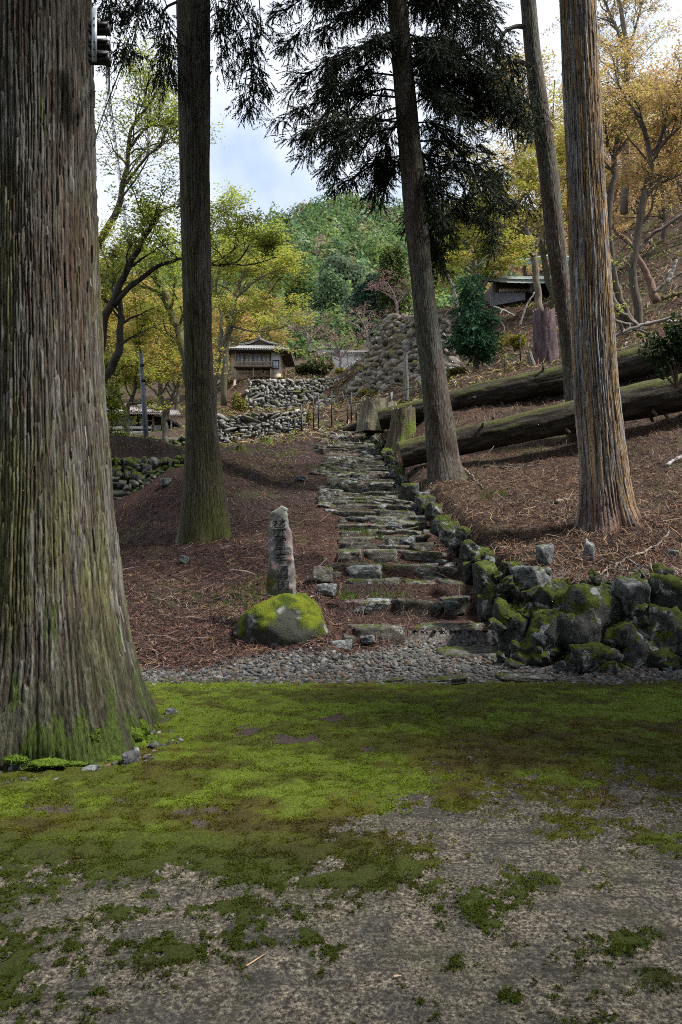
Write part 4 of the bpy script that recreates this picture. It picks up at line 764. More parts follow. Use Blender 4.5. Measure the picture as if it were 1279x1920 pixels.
# --- right maples
deciduous('maple_tree', 'forked orange maple at the right edge of the slope', [[(1200, 622, 28, .17), (1195, 585, 28, .16), (1182, 520, 28, .15), (1192, 460, 28, .14), (1205, 382, 28, .13), (1210, 352, 28, .12), (1221, 318, 28, .11), (1218, 286, 28, .10), (1208, 238, 28, .08), (1192, 212, 28, .06), (1176, 185, 28, .05), (1160, 159, 28, .03), (1150, 110, 28, .015)],
          [(1219, 300, 28, .09), (1234, 278, 28, .07), (1255, 201, 28, .05), (1276, 132, 28, .02)], [(1207, 375, 28, .08), (1235, 345, 28, .06), (1265, 332, 28, .04), (1300, 315, 28, .02)], [(1219, 310, 28, .07), (1250, 262, 27.5, .05), (1300, 220, 27, .03)]], 15000, ORG + YEL[:2], 40, leaf=0.075, br=(11, 6, 4), reach=2.0, bark=(.085, .07, .055), spread=.42, t0=.3)
deciduous('maple_tree', 'orange maple just right of the peeling cedar', [[(1175, 640, 32, .17), (1150, 500, 32, .16), (1141, 384, 32, .14), (1152, 331, 32, .13), (1151, 291, 32, .11), (1165, 233, 32, .08), (1173, 172, 32, .05), (1178, 110, 32, .02)], [(1151, 300, 32, .08), (1138, 260, 32, .05), (1135, 200, 32, .02)], [(1151, 295, 32, .08), (1185, 250, 32, .06), (1200, 200, 32, .03)]], 14000, ORG + YEL[:3], 41, leaf=0.085, br=(11, 6, 4), reach=2.5, bark=(.075, .06, .05), spread=.5)
deciduous('maple_tree', 'tall bare-topped tree at the upper right', [[(1170, 400, 48, .26), (1172, 250, 48, .22), (1176, 120, 48, .18), (1168, 40, 48, .14), (1150, -40, 48, .10)], [(1175, 100, 48, .12), (1150, 40, 48, .09), (1120, -30, 48, .05)], [(1176, 110, 48, .1), (1195, 40, 48, .07), (1215, -40, 48, .04)]], 14000, ORG + YEL, 42, leaf=0.105, br=(12, 6, 4), reach=3.2, bark=(.16, .14, .12), spread=.6, upb=.5)
deciduous('maple_tree', 'yellow maple hanging over the hall roof', [[(1012, 590, 38, .2), (1008, 540, 38, .19), (1001, 473, 38, .16), (985, 430, 38, .12), (960, 380, 38, .08), (930, 330, 38, .04)], [(1003, 480, 38, .1), (960, 455, 37.5, .07), (920, 475, 37, .05), (895, 500, 36.5, .025)], [(1001, 470, 38, .1), (1030, 400, 38, .07), (1040, 320, 38, .04), (1030, 250, 38, .02)], [(990, 440, 38, .08), (940, 420, 38, .05), (880, 410, 38, .03)]], 18000, YEL + GRN[1:3], 43, leaf=0.115, br=(11, 6, 4), reach=2.6, bark=(.15, .13, .10), spread=.55)
deciduous('maple_tree', 'mossy-limbed maple between the hall and the slim conifer', [[(1045, 620, 42, .22), (1038, 560, 42, .2), (1018, 480, 42, .16), (1010, 420, 42, .12), (1020, 340, 42, .08), (1035, 240, 42, .05), (1040, 150, 42, .03)], [(1012, 420, 42, .1), (980, 340, 42, .07), (960, 250, 42, .04), (955, 160, 42, .02)], [(1020, 480, 42, .1), (1055, 420, 42, .06), (1100, 380, 42, .03)]], 18000, ORG[2:3] + ORG[:1] + YEL, 44, leaf=0.125, br=(12, 6, 4), reach=3.0, bark=(.09, .085, .05), spread=.6)
deciduous('maple_tree', 'green-yellow maple at right end of the hall, low crown', [[(900, 620, 46, .16), (905, 560, 46, .14), (890, 500, 46, .10), (870, 450, 46, .06), (860, 400, 46, .03)], [(903, 545, 46, .08), (940, 490, 46, .05), (980, 470, 46, .02)], [(897, 520, 46, .08), (850, 490, 46, .05), (830, 480, 46, .02)]], 20000, GRN + YEL[:1], 45, leaf=0.14, br=(10, 6, 3), reach=2.6, bark=(.12, .11, .08), spread=.6)
for i, (px, d, y0, y1, lab, pal) in enumerate([(1240, 46, 500, 200, 'reddish maple high on the right hillside', ORG), (1290, 40, 470, 180, 'orange maple cut by the right frame edge', ORG), (1130, 56, 520, 240, 'brown-orange maple deep behind the peeling cedar', ORG + ORG[:2]), (1190, 60, 480, 220, 'russet maple on the far hillside above the leaning trunks', ORG[:2] + ORG[3:4] + ORG), (980, 62, 540, 300, 'ochre tree behind the hall roof', YEL + ORG[:2]), (1070, 60, 520, 200, 'ochre tree seen between the two right trunks', YEL[:2] + ORG), (1250, 64, 420, 260, 'rust-brown tree on the skyline at right', ORG), (900, 60, 560, 430, 'yellow-green tree left of the hall ridge', GRN + YEL)]):
    deciduous('maple_tree', lab, [[(px, y0, d, .18), (px + 6, lerp(y0, y1, .35), d, .13), (px - 8, lerp(y0, y1, .7), d, .08), (px + 5, y1, d, .03)], [(px + 2, lerp(y0, y1, .35), d, .09), (px + 30, lerp(y0, y1, .6), d, .06), (px + 55, lerp(y0, y1, .95), d, .02)], [(px + 2, lerp(y0, y1, .3), d, .09), (px - 30, lerp(y0, y1, .55), d, .06), (px - 50, lerp(y0, y1, .9), d, .02)]],
              9000, pal, 60 + i, leaf=0.15, br=(10, 5, 2), reach=3.0, bark=(.10, .085, .07), spread=.7, layer=.2, t0=.25)
# bare leaning stems at right
deciduous('leaning_tree', 'bundle of bare crooked stems leaning left on the right slope', [[(1192, 612, 27, .12), (1160, 582, 27, .10), (1140, 540, 27, .09), (1115, 480, 27, .07), (1100, 440, 27, .05)], [(1185, 605, 27, .1), (1165, 560, 27, .08), (1150, 500, 27, .06), (1135, 455, 27, .04)], [(1196, 612, 27, .09), (1140, 565, 26.5, .06), (1108, 545, 26.5, .04)], [(1190, 610, 27, .07), (1150, 600, 26.5, .05), (1110, 570, 26.5, .03)]], 500, GRN, 80, br=(3, 3, 2), reach=.8, bark=(.13, .115, .09), leaf=.08, t0=.5)
deciduous('leaning_tree', 'reddish bare trunk leaning on the right hillside', [[(1232, 566, 30, .17), (1220, 535, 30, .15), (1205, 500, 30, .12), (1180, 455, 30, .10), (1150, 430, 30, .07), (1160, 400, 30, .04)]], 0, GRN, 81, br=(3, 3, 2), reach=.8, bark=(.17, .105, .08), t0=.6)
deciduous('leaning_tree', 'long dead limb rising to the right frame edge', [[(1196, 478, 31, .07), (1215, 445, 31, .08), (1250, 422, 31, .08), (1290, 395, 31, .08)]], 0, GRN, 82, br=(2, 2, 2), reach=.6, bark=(.11, .09, .075), t0=.4)
# bare pinkish trees near the white storehouse, flowering shrub
PINK = [(.26, .15, .15), (.22, .13, .11), (.30, .17, .16)]
for i, (px, py, d, lab) in enumerate([(640, 690, 58, 'bare pinkish tree in front of the white storehouse'), (690, 650, 64, 'purple-twigged bare tree behind the storehouse roof'), (580, 660, 64, 'reddish bare tree right of the house gable'), (745, 590, 60, 'pale bare saplings above the ochre bastion'), (530, 650, 70, 'brown bare tree behind the house roof')]):
    deciduous('bare_tree', lab, [[(px, py, d, .13), (px - 2, py - 22, d, .11), (px - 8, py - 42, d, .06), (px - 20, py - 62, d, .02)], [(px - 1, py - 18, d, .09), (px + 14, py - 38, d, .06), (px + 30, py - 55, d, .02)], [(px - 2, py - 25, d, .08), (px - 22, py - 40, d, .05), (px - 40, py - 48, d, .02)]], 900, PINK, 90 + i, leaf=.10, br=(8, 5, 4), reach=1.6, bark=(.22, .18, .165), spread=.5, t0=.2)
def blob_shrub(name, label, cpx, w_, h_, n, leaf, pal, seed, cat='shrub', trunk=True, lumps=9, d=None, parent=None, wts=None, mat=None, flat=.45):
    rng = np.random.RandomState(seed); c0 = P(*cpx); d = cpx[2]; W, H = w_ / FPX * d / 2, h_ / FPX * d / 2
    root = empty(name, c0 - np.array([0, 0, H]), label, cat) if parent is None else parent
    lc = unit(rng.normal(size=(lumps, 3))) * rng.uniform(.25, .72, (lumps, 1)); lr = rng.uniform(.30, .52, lumps); k = rng.randint(lumps, size=n); dv = unit(rng.normal(size=(n, 3)) + np.array([0, 0, .25])); rr = rng.uniform(.55, 1.08, n) ** .6
    u = lc[k] + dv * (lr[k] * rr)[:, None]; Pt = c0 + u * np.array([W, W * .85, H]); V, Qf = leaf_quads(Pt, leaf, rng, flat=flat, normal=dv)
    mobj('crown', V, Qf, mat or M_leaf, root, col=leaf_cols(n, pal, rng, .25, wts))
    if trunk:
        mb = MB(); base = c0 - np.array([0, 0, H * 1.12])
        for i in range(lumps): tube(mb, spline([base, base + (c0 + lc[i] * np.array([W, W, H]) - base) * .5 + rng.normal(0, .08 * W, 3), c0 + lc[i] * np.array([W, W, H])], 7), np.linspace(.05, .015, 7) * W * .8, 5)
        V, f = mb.arr(); mobj('trunk', V, f, M_wood, root, col=np.tile([.10, .08, .06], (len(V), 1)), smooth=True)
    return root
blob_shrub('rhododendron_bush', 'pink-flowering evergreen bush beside the white storehouse', (607, 685, 54), 78, 48, 4200, .17, [(.09, .14, .035), (.13, .18, .05), (.45, .26, .30), (.50, .34, .36)], 5, wts=[.45, .3, .15, .1])
blob_shrub('azalea_bush', 'small golden shrub at the storehouse wall', (636, 696, 53), 26, 14, 700, .14, [(.40, .30, .03), (.26, .24, .04)], 6)
blob_shrub('evergreen_shrub', 'dark glossy evergreen branch mass at the right frame edge', (1268, 655, 14.5), 120, 130, 1900, .085, [(.016, .032, .013), (.028, .05, .018)], 7, lumps=12, flat=.8)
blob_shrub('evergreen_shrub', 'rounded dark shrub right of the house', (570, 695, 54), 40, 26, 1500, .14, [(.05, .075, .025), (.09, .09, .03)], 8)
blob_shrub('ochre_thicket', 'ochre brush patch below the hall', (930, 650, 38), 120, 70, 2600, .13, [(.24, .17, .07), (.20, .20, .05), (.13, .15, .04)], 9)
# individually visible evergreens at the foot of the hill
EV = [((612, 575, 96), 100, 140, [(.12, .19, .09), (.17, .24, .13), (.09, .14, .06)], 'large pale green round evergreen left of the blue-green one, above the storehouse'), ((690, 585, 92), 105, 150, [(.055, .10, .065), (.10, .15, .11), (.04, .07, .045)], 'big blue-green round evergreen beside the ochre bastion'), ((640, 520, 120), 90, 80, [(.15, .20, .13), (.10, .15, .08)], 'silvery green crown above the pale round evergreen'), ((735, 540, 88), 80, 190, [(.07, .10, .025), (.10, .13, .03), (.04, .06, .02)], 'tall olive-green cedar left of the leaning conifer'), ((560, 560, 110), 70, 90, [(.05, .10, .03), (.08, .14, .04)], 'dark green round tree behind the house'), ((495, 580, 100), 80, 70, [(.07, .11, .03), (.14, .14, .04)], 'olive tree behind the yellow-green maple'), ((690, 628, 84), 60, 50, [(.03, .06, .03), (.05, .08, .04)], 'small dark evergreen over the storehouse roof')]
for i, (c0, w_, h_, pal, lab) in enumerate(EV): blob_shrub('evergreen_tree', lab, c0, w_, h_, 8500, .36 * c0[2] / 100, pal, 200 + i, cat='tree', lumps=22)

# --- forest covering the hill: one mass
def forest():
    rng = np.random.RandomState(300); N = 2700; u = np.concatenate([rng.uniform(-.36, .50, 1700), rng.uniform(-.15, .13, 1000)]); d = np.sqrt(rng.uniform(76 ** 2, 256 ** 2, N)); x = u * d; z = hill_z(x, d)
    n1 = fbm(x * .02, d * .02, 0, 301, 3); pal = np.array([(.10, .17, .065), (.13, .20, .07), (.17, .23, .07), (.075, .145, .08), (.19, .22, .11), (.24, .29, .19), (.25, .18, .14), (.22, .15, .11)]); pr = np.array([.26, .24, .18, .14, .08, .05, .03, .02]); pr /= pr.sum()
    Vs, Cs = [], []; per = 210
    for i in range(N):
        r = rng.uniform(1.7, 3.3) * (1 + .1 * (d[i] > 150)); h = r * rng.uniform(1.0, 1.9); per = int(np.clip(110 * (150 / d[i]) ** 1.6, 70, 320)); c0 = np.array([x[i], d[i], z[i] + h * .75]); k = per
        dv = unit(rng.normal(size=(k, 3)) + np.array([0, -.35, .45])); lum = 1 + .28 * noise(dv[:, 0] * 2.3 + i, dv[:, 1] * 2.3, dv[:, 2] * 2.3, i)
        con = rng.rand() < .45; tap = np.clip(1.15 - .55 * (dv[:, 2] + 1) * .5, .3, 1.2) if con else 1.0
        Pt = c0 + dv * (np.array([r, r, h]) * (lum * rng.uniform(.82, 1.05, k))[:, None]) * np.stack([np.ones(k) * tap, np.ones(k) * tap, np.ones(k)], -1)
        ci = rng.choice(8, p=pr); rus = u[i] > .20 + rng.normal(0, .04); V, _ = leaf_quads(Pt, min(.85, .0058 * d[i]), rng, flat=.45, normal=dv, aspect=.8); Vs.append(V)
        Cs.append(np.repeat((np.array(ORG[rng.randint(5)]) * .75 if rus else pal[ci]) * (1 + .25 * n1[i]) * rng.uniform(.8, 1.2) * rng.uniform(.75, 1.25, (k, 1)), 3, 0))
    V = np.concatenate(Vs); mobj('forest', V, np.arange(len(V)).reshape(-1, 3), M_leaf, col=np.concatenate(Cs), kind='stuff', label='dense green forest covering the hill behind the houses', cat='forest')
forest()

# --- conifer sprays
def sprays(anchor, axis, length, rng, nl=9, lw=0.020, ll=0.10, hang=0.45):
    """each anchor carries a flattened frond of narrow leaflets"""
    n = len(anchor); ax = unit(axis); side = unit(np.cross(ax, rng.normal(size=(n, 3)))); Vs = []
    for j in range(nl):
        t = (j + 1) / nl; sg = 1 if j % 2 else -1; p0 = anchor + ax * (length * t)[:, None] + np.array([0, 0, -hang]) * (length * t * t)[:, None] * .4
        dv = unit(ax * .75 + side * sg * .75 * (1.1 - t * .7) + np.array([0, 0, -.25]) + rng.normal(0, .12, (n, 3))); l_ = (ll * rng.uniform(.6, 1.3, n) * (1.15 - .5 * t))[:, None]
        pr = unit(np.cross(dv, rng.normal(size=(n, 3)) * .6 + np.array([0, -1, .3]))) * lw
        Vs.append(np.stack([p0 + pr, p0 + dv * l_, p0 - pr], 1))
    V = np.stack(Vs, 1).reshape(-1, 3); return V, np.arange(len(V)).reshape(-1, 3)
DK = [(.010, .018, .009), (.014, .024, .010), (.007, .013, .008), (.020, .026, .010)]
def conifer_crown(parent, branches, rng, per_m=26, lw=.02, ll=.10, flen=.22, pal=DK, rad=.03, jit=.10, name='crown', nl=9):
    mb = MB(); An, Ax = [], []
    for p in branches:
        tube(mb, p, np.linspace(rad, .005, len(p)), 5); L_ = np.linalg.norm(np.diff(p, axis=0), axis=1).sum(); k = max(6, int(L_ * per_m)); t = rng.uniform(.12, 1, k) ** .8 * (len(p) - 1.001); i = t.astype(int)
        q = p[i] + (p[i + 1] - p[i]) * (t - i)[:, None]; tv = unit(p[i + 1] - p[i]); sd = rng.normal(size=(k, 3)) * np.array([1, 1, .45]); An.append(q + sd * jit); Ax.append(tv * .7 + sd * .9 + np.array([0, 0, -.45]))
    A = np.concatenate(An); X_ = np.concatenate(Ax); V, Qf = sprays(A, X_, flen * rng.uniform(.6, 1.4, len(A)), rng, nl, lw, ll)
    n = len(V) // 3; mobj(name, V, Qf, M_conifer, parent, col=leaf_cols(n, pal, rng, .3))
    V, f = mb.arr(); mobj('branches', V, f, M_wood, parent, kind='stuff', col=np.tile([.05, .04, .032], (len(V), 1)), smooth=True)
def limb(rng, p0, p1, sag=.25, n=9, wob=.06):
    p0, p1 = np.asarray(p0, float), np.asarray(p1, float); L_ = np.linalg.norm(p1 - p0); m_ = (p0 + p1) / 2 + np.array([0, 0, sag * L_]) + rng.normal(0, wob * L_, 3); return spline([p0, m_, p1], n)
rng = np.random.RandomState(500)
# leaning conifer: explicit limb ends in the picture, spread in depth
ends = [(-40, 15), (-20, 60), (30, 40), (60, 90)]
TIPS = [(545, -10), (520, 30), (575, 70), (610, 110), (530, 95), (555, 150), (600, 180), (510, 235), (540, 262), (590, 250), (560, 300), (620, 310), (650, 345), (690, 375), (600, 330), (640, 230), (660, 160), (680, 90), (650, 40), (700, 20), (715, 300), (720, 340), (620, 20), (590, 0),
        (800, 10), (840, 30), (880, 0), (920, 40), (870, 80), (930, 110), (960, 80), (900, 150), (950, 170), (985, 130), (990, 190), (940, 220), (980, 260), (900, 230), (860, 160), (920, 290), (985, 225), (940, 350), (955, 395), (915, 425), (930, 440), (840, 430), (815, 480), (850, 260), (810, 400), (800, 440), (820, 200), (800, 110), (880, 200), (800, 300), (840, 120), (890, 270)]
brs = []
for (tx, ty) in TIPS:
    dd = 16 + rng.uniform(-1.0, 1.4); tip = P(tx, ty, dd); oy = max(-120, ty - rng.uniform(20, 130)); base = ax3(P(0, oy, 16)[2]); b0 = limb(rng, base, tip, sag=rng.uniform(.06, .18)); brs.append(b0)
    for q in range(4 if tx > 760 else 3):
        i = rng.randint(3, 8); dv = unit(b0[-1] - b0[0]) + rng.normal(0, .7, 3) * np.array([1, 1, .3]) + np.array([0, 0, -.45]); brs.append(grow(rng, b0[i], dv, rng.uniform(.35, .8), 6, .2, .25))
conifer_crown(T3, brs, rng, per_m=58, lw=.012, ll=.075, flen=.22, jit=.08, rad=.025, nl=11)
# hanging twigs of the mossy cedar and of the slim conifer near the top edge
def hang_group(parent, tips, d, start, n=3, spread=.25, rng=rng, **kw):
    brs = []
    for (tx, ty) in tips:
        for k in range(n):
            dd = d + rng.uniform(-.6, .6); tip = P(tx + rng.uniform(-9, 9), ty + rng.uniform(-10, 10), dd); st = P(start[0] + rng.uniform(-15, 15), start[1] + rng.uniform(-10, 10), d); brs.append(limb(rng, st, tip, sag=.05 + .1 * rng.rand(), wob=.08))
    conifer_crown(parent, brs, rng, name='hanging_twigs', **kw)
def hang_sprays(parent, pts, d, **kw):
    brs = []
    for (tx, ty, ln) in pts:
        for k in range(4):
            dd = d + rng.uniform(-.5, .5); a = P(tx + rng.uniform(-14, 14), ty - ln * .5 + rng.uniform(-8, 8), dd); b_ = P(tx + rng.uniform(-20, 20), ty + ln * .5, dd); brs.append(limb(rng, a, b_, 0.0, 7, .08))
    conifer_crown(parent, brs, rng, name='hanging_twigs', per_m=20, lw=.011, ll=.085, flen=.19, jit=.06, rad=.008, **kw)
mbh = MB()
for pl in [[(331, 4, 12.6), (312, 14, 12.5), (301, 34, 12.4), (300, 60, 12.4), (305, 100, 12.4)], [(392, -30, 12.6), (420, -40, 12.4), (440, 10, 12.3), (470, 60, 12.3), (472, 150, 12.3)], [(392, -20, 12.8), (430, -60, 12.5), (480, -30, 12.3), (490, 80, 12.3)], [(335, -30, 12.6), (280, -50, 12.2), (230, -20, 12), (205, 40, 12)]]:
    tube(mbh, spline([P(*q) for q in pl], 16), np.linspace(.022, .007, 16), 6)
V, f = mbh.arr(); mobj('drooping_limb', V, f, M_wood, T2, col=np.tile([.07, .06, .05], (len(V), 1)), smooth=True)
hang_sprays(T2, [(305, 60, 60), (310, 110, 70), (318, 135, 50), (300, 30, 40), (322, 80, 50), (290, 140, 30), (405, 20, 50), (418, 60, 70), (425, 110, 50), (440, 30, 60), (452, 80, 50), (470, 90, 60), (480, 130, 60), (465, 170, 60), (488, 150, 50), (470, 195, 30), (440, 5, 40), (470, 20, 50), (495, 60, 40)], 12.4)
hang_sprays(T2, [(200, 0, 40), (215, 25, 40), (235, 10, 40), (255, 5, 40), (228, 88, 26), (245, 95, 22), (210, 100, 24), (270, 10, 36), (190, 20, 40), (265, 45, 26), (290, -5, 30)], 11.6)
# slim conifer: two bowed limbs with hanging twigs
mbh = MB()
for pl in [[(984, 50, 18), (965, 50, 17.9), (945, 62, 17.8), (932, 95, 17.8), (927, 145, 17.8)], [(990, 122, 18), (970, 115, 17.9), (950, 120, 17.8), (935, 140, 17.8), (920, 170, 17.8)]]:
    tube(mbh, spline([P(*q) for q in pl], 18), np.linspace(.06, .02, 18), 7)
V, f = mbh.arr(); mobj('bowed_limb', V, f, M_wood, T4, col=np.tile([.11, .10, .085], (len(V), 1)), smooth=True)
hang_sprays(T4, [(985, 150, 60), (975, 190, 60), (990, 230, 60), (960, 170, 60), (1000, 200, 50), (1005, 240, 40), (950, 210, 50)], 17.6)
# crowns above the frame (the trees go on upward)
def high_crown(parent, ax, z0, z1, R, n, seed):
    r = np.random.RandomState(seed); brs = []
    for i in range(n):
        z = lerp(z0, z1, (i + r.rand()) / n); az = r.uniform(0, 2 * np.pi); l_ = R * (1 - .75 * (z - z0) / (z1 - z0)) * r.uniform(.7, 1.1); b0 = ax(z); tip = b0 + np.array([math.cos(az) * l_, math.sin(az) * l_, -.12 * l_ + .1]); p = limb(r, b0, tip, .12, 8); brs.append(p)
        for q in range(3): k = r.randint(3, 7); brs.append(grow(r, p[k], unit(tip - b0) + r.normal(0, .7, 3) * np.array([1, 1, .2]), l_ * .4, 5, .2, .15))
    conifer_crown(parent, brs, r, per_m=7, lw=.085, ll=.38, flen=.6, jit=.25, rad=.04, nl=6)
high_crown(T1, ax1, 9.4, 19, 4.6, 50, 1); high_crown(T2, ax2, 14.6, 22, 3.8, 34, 2); high_crown(T4, ax4, 16.6, 21, 2.4, 18, 3); high_crown(T5, ax5, 12.9, 20, 4.0, 44, 4); high_crown(T3, ax3, 15.2, 18, 2.4, 16, 5)
# young cypress on the slope
yc = empty('young_cypress', P(893, 712, 28), 'small bushy dark green young cypress on the slope right of the leaning conifer', 'tree')
mb = MB(); tube(mb, spline([P(895, 720, 28), P(893, 660, 28), P(884, 600, 28), P(878, 515, 28)], 12), np.linspace(.09, .02, 12), 8); V, f = mb.arr(); mobj('trunk', V, f, M_wood, yc, col=np.tile([.10, .075, .06], (len(V), 1)), smooth=True)
mb = MB(); tube(mb, [P(888, 715, 27.8), P(888, 640, 27.9)], .03, 6); V, f = mb.arr(); mobj('stake', V, f, M_wood, yc, col=np.tile([.13, .11, .09], (len(V), 1)))
r = np.random.RandomState(77); brs = []
for i in range(80):
    t = r.rand(); z = lerp(P(0, 672, 28)[2], P(0, 520, 28)[2], t); x0 = lerp(P(891, 0, 28)[0], P(878, 0, 28)[0], t); l_ = (1.15 - .9 * t) * r.uniform(.6, 1.1) * (1.0 if t > .12 else .55); az = r.uniform(0, 6.283); b0 = np.array([x0, 28, z]); brs.append(limb(r, b0, b0 + np.array([math.cos(az) * l_, math.sin(az) * l_, .05 * l_]), .06, 6))
conifer_crown(yc, brs, r, per_m=30, lw=.022, ll=.15, flen=.26, jit=.10, pal=[(.028, .085, .035), (.022, .062, .03), (.04, .105, .04), (.016, .045, .025)], rad=.014)

# unseen cedars added behind and right of viewer to shade foreground: one mass
def shade_wood():
    r = np.random.RandomState(950); Vs, Cs = [], []; mb = MB()
    for i in range(31):
        x, y = (r.uniform(-18, 22), r.uniform(-15, -6)) if i < 20 else (r.uniform(8.5, 16), r.uniform(-3, 4.5)); z0, z1 = r.uniform(3, 6), r.uniform(14, 19); tube(mb, [(x, y, -.1), (x, y, z1)], [.35, .06], 8); k = 1100; t = r.rand(k) ** .8; az = r.uniform(0, 6.283, k); rad = 3.6 * (1.1 - t) * np.sqrt(r.rand(k)); Pt = np.stack([x + np.cos(az) * rad, y + np.sin(az) * rad, lerp(z0, z1, t)], -1)
        V, _ = leaf_quads(Pt, .75, r, flat=.8); Vs.append(V)
    V = np.concatenate(Vs); V2, f2 = mb.arr(); n = len(V); cc = np.vstack([np.repeat(np.array([(.03, .045, .018)]) * r.uniform(.6, 1.4, (n // 3, 1)), 3, 0), np.tile([.11, .09, .07], (len(V2), 1))])
    mobj('unseen_shade_wood', np.vstack([V, V2]), [np.arange(n).reshape(-1, 3)] + [q + n for q in f2], M_conifer, None, col=cc, kind='stuff', label='unseen cedar wood added behind and right of the viewer to shade the foreground', cat='wood')
shade_wood()

for i, (c0, w_, h_, pal, lab) in enumerate([((448, 765, 44), 34, 60, [(.30, .25, .07), (.20, .22, .05)], 'ochre bush left of the tall house wall'), ((545, 800, 30.5), 40, 26, [(.20, .24, .05), (.30, .26, .08)], 'low green bush at the end of the low wall'), ((578, 792, 31.5), 22, 40, [(.22, .22, .06), (.28, .22, .08)], 'yellowish weeds left of the upper steps'), ((690, 735, 38), 40, 22, [(.26, .22, .07), (.16, .17, .04)], 'dry weeds at the bastion foot'), ((672, 712, 43), 26, 20, [(.14, .16, .04), (.24, .20, .06)], 'weeds on the broken end of the bastion'), ((530, 712, 49), 50, 10, [(.26, .18, .09), (.2, .2, .05)], 'brown weeds along the top of the house wall'), ((965, 640, 31), 50, 34, [(.32, .27, .05), (.22, .22, .05)], 'yellow mossy bush left of the purple-brown trunk'), ((860, 700, 29), 60, 24, [(.24, .20, .06), (.13, .15, .04)], 'low weeds left of the cypress foot')]):
    blob_shrub('weed_clump', lab, c0, w_, h_, 1100, .0032 * c0[2], pal, 330 + i, cat='weeds', lumps=8, flat=.9)

# ------------------------------------------------------------------ felled logs, stumps, dead wood
M_log = vcol('log_bark', 0.95, 0.45, 22, 0.9, 0.02, None, detail=8); M_cut = plain('sawn_wood', (0.10, 0.078, 0.055), 0.9, 0.4, 9, 0.4)
def log(label, pts, rads, seed, ncirc=56, nlen=220, moss=1.0, cols=None, rel=1.0):
    q = spline([P(*p) for p in pts], nlen); ra = np.interp(np.linspace(0, 1, nlen), np.linspace(0, 1, len(rads)), rads); t, a, b_ = frames(q)
    th = np.linspace(0, 2 * np.pi, ncirc, endpoint=False); S = np.concatenate([[0], np.cumsum(np.linalg.norm(np.diff(q, axis=0), axis=1))]); TH, SS = np.meshgrid(th, S)
    rr = ra.mean(); f1 = noise(np.cos(TH) * rr / .05, np.sin(TH) * rr / .05, SS / .7, seed); n2 = fbm(np.cos(TH) * 3, np.sin(TH) * 3, SS * 1.2, seed + 1, 4); n3 = fbm(np.cos(TH) * 9, np.sin(TH) * 9, SS * 3, seed + 2, 3)
    R = ra[:, None] * (1 + .09 * n2) + rel * .018 * (-np.exp(-(f1 / .2) ** 2) + .5 * n3)
    V = q[:, None, :] + R[..., None] * (np.cos(TH)[..., None] * a[:, None, :] + np.sin(TH)[..., None] * b_[:, None, :])
    base = lerp(np.array([.014, .012, .010]), np.array([.055, .048, .038]), sstep(-.4, .4, n3)[..., None]) if cols is None else lerp(np.array(cols[0]), np.array(cols[1]), sstep(-.4, .4, n3)[..., None])
    up_ = (V - q[:, None, :])[..., 2] / R
    c = lerp(base, np.array([.070, .076, .020]), (moss * sstep(.0, .45, n2 * .7 + n3 * .35 + up_ * .45 - .05))[..., None]); c = lerp(c, np.array([.03, .022, .018]), (.7 * np.exp(-(f1 / .2) ** 2))[..., None])
    m_, k_ = V.shape[:2]; idx = np.arange(m_ * k_).reshape(m_, k_); nx = np.roll(idx, -1, 1); Q = np.stack([idx[:-1], nx[:-1], nx[1:], idx[1:]], -1).reshape(-1, 4)
    root = empty('felled_log', q[0], label, 'log'); mobj('bark', V.reshape(-1, 3), Q, M_log, root, col=c.reshape(-1, 3), smooth=True)
    for e, i0 in ((0, 0), (1, m_ - 1)):
        ring = V[i0]; cen = q[i0]; n_ = t[i0] * (-1 if e == 0 else 1); Vc = np.vstack([ring + n_ * .002, (ring + cen) / 2 + n_ * .02, cen + n_ * .025]); Q1 = [(j, (j + 1) % k_, k_ + (j + 1) % k_, k_ + j) for j in range(k_)]; T1_ = [(k_ + j, k_ + (j + 1) % k_, 2 * k_) for j in range(k_)]
        mobj('cut_end', Vc, [np.array(Q1), np.array(T1_)], M_cut, root)
    r = np.random.RandomState(seed + 50)
    for i in range(7):
        k = r.randint(10, m_ - 10); an = r.uniform(0, 6.283); dv = math.cos(an) * a[k] + math.sin(an) * b_[k]; p0 = q[k] + dv * ra[k] * .9; mb = MB(); tube(mb, [p0, p0 + dv * ra[k] * r.uniform(.25, .6) + t[k] * .05], [ra[k] * .12, ra[k] * .07], 7); V2, f2 = mb.arr(); mobj('branch_stub', V2, f2, M_log, root, col=np.tile([.10, .085, .065], (len(V2), 1)))
    return root
log('upper long mossy felled log, its left end by the old stump', [(712, 787, 21.5), (800, 768, 21.3), (900, 742, 21), (1000, 722, 20.7), (1150, 690, 20.3), (1300, 652, 20)], [.30, .33, .35, .37, .40, .44], 5)
log('lower long mossy felled log behind the leaning conifer', [(752, 853, 17.6), (860, 828, 17.5), (960, 806, 17.4), (1060, 785, 17.3), (1180, 756, 17.2), (1320, 728, 17)], [.30, .32, .34, .36, .39, .43], 9)
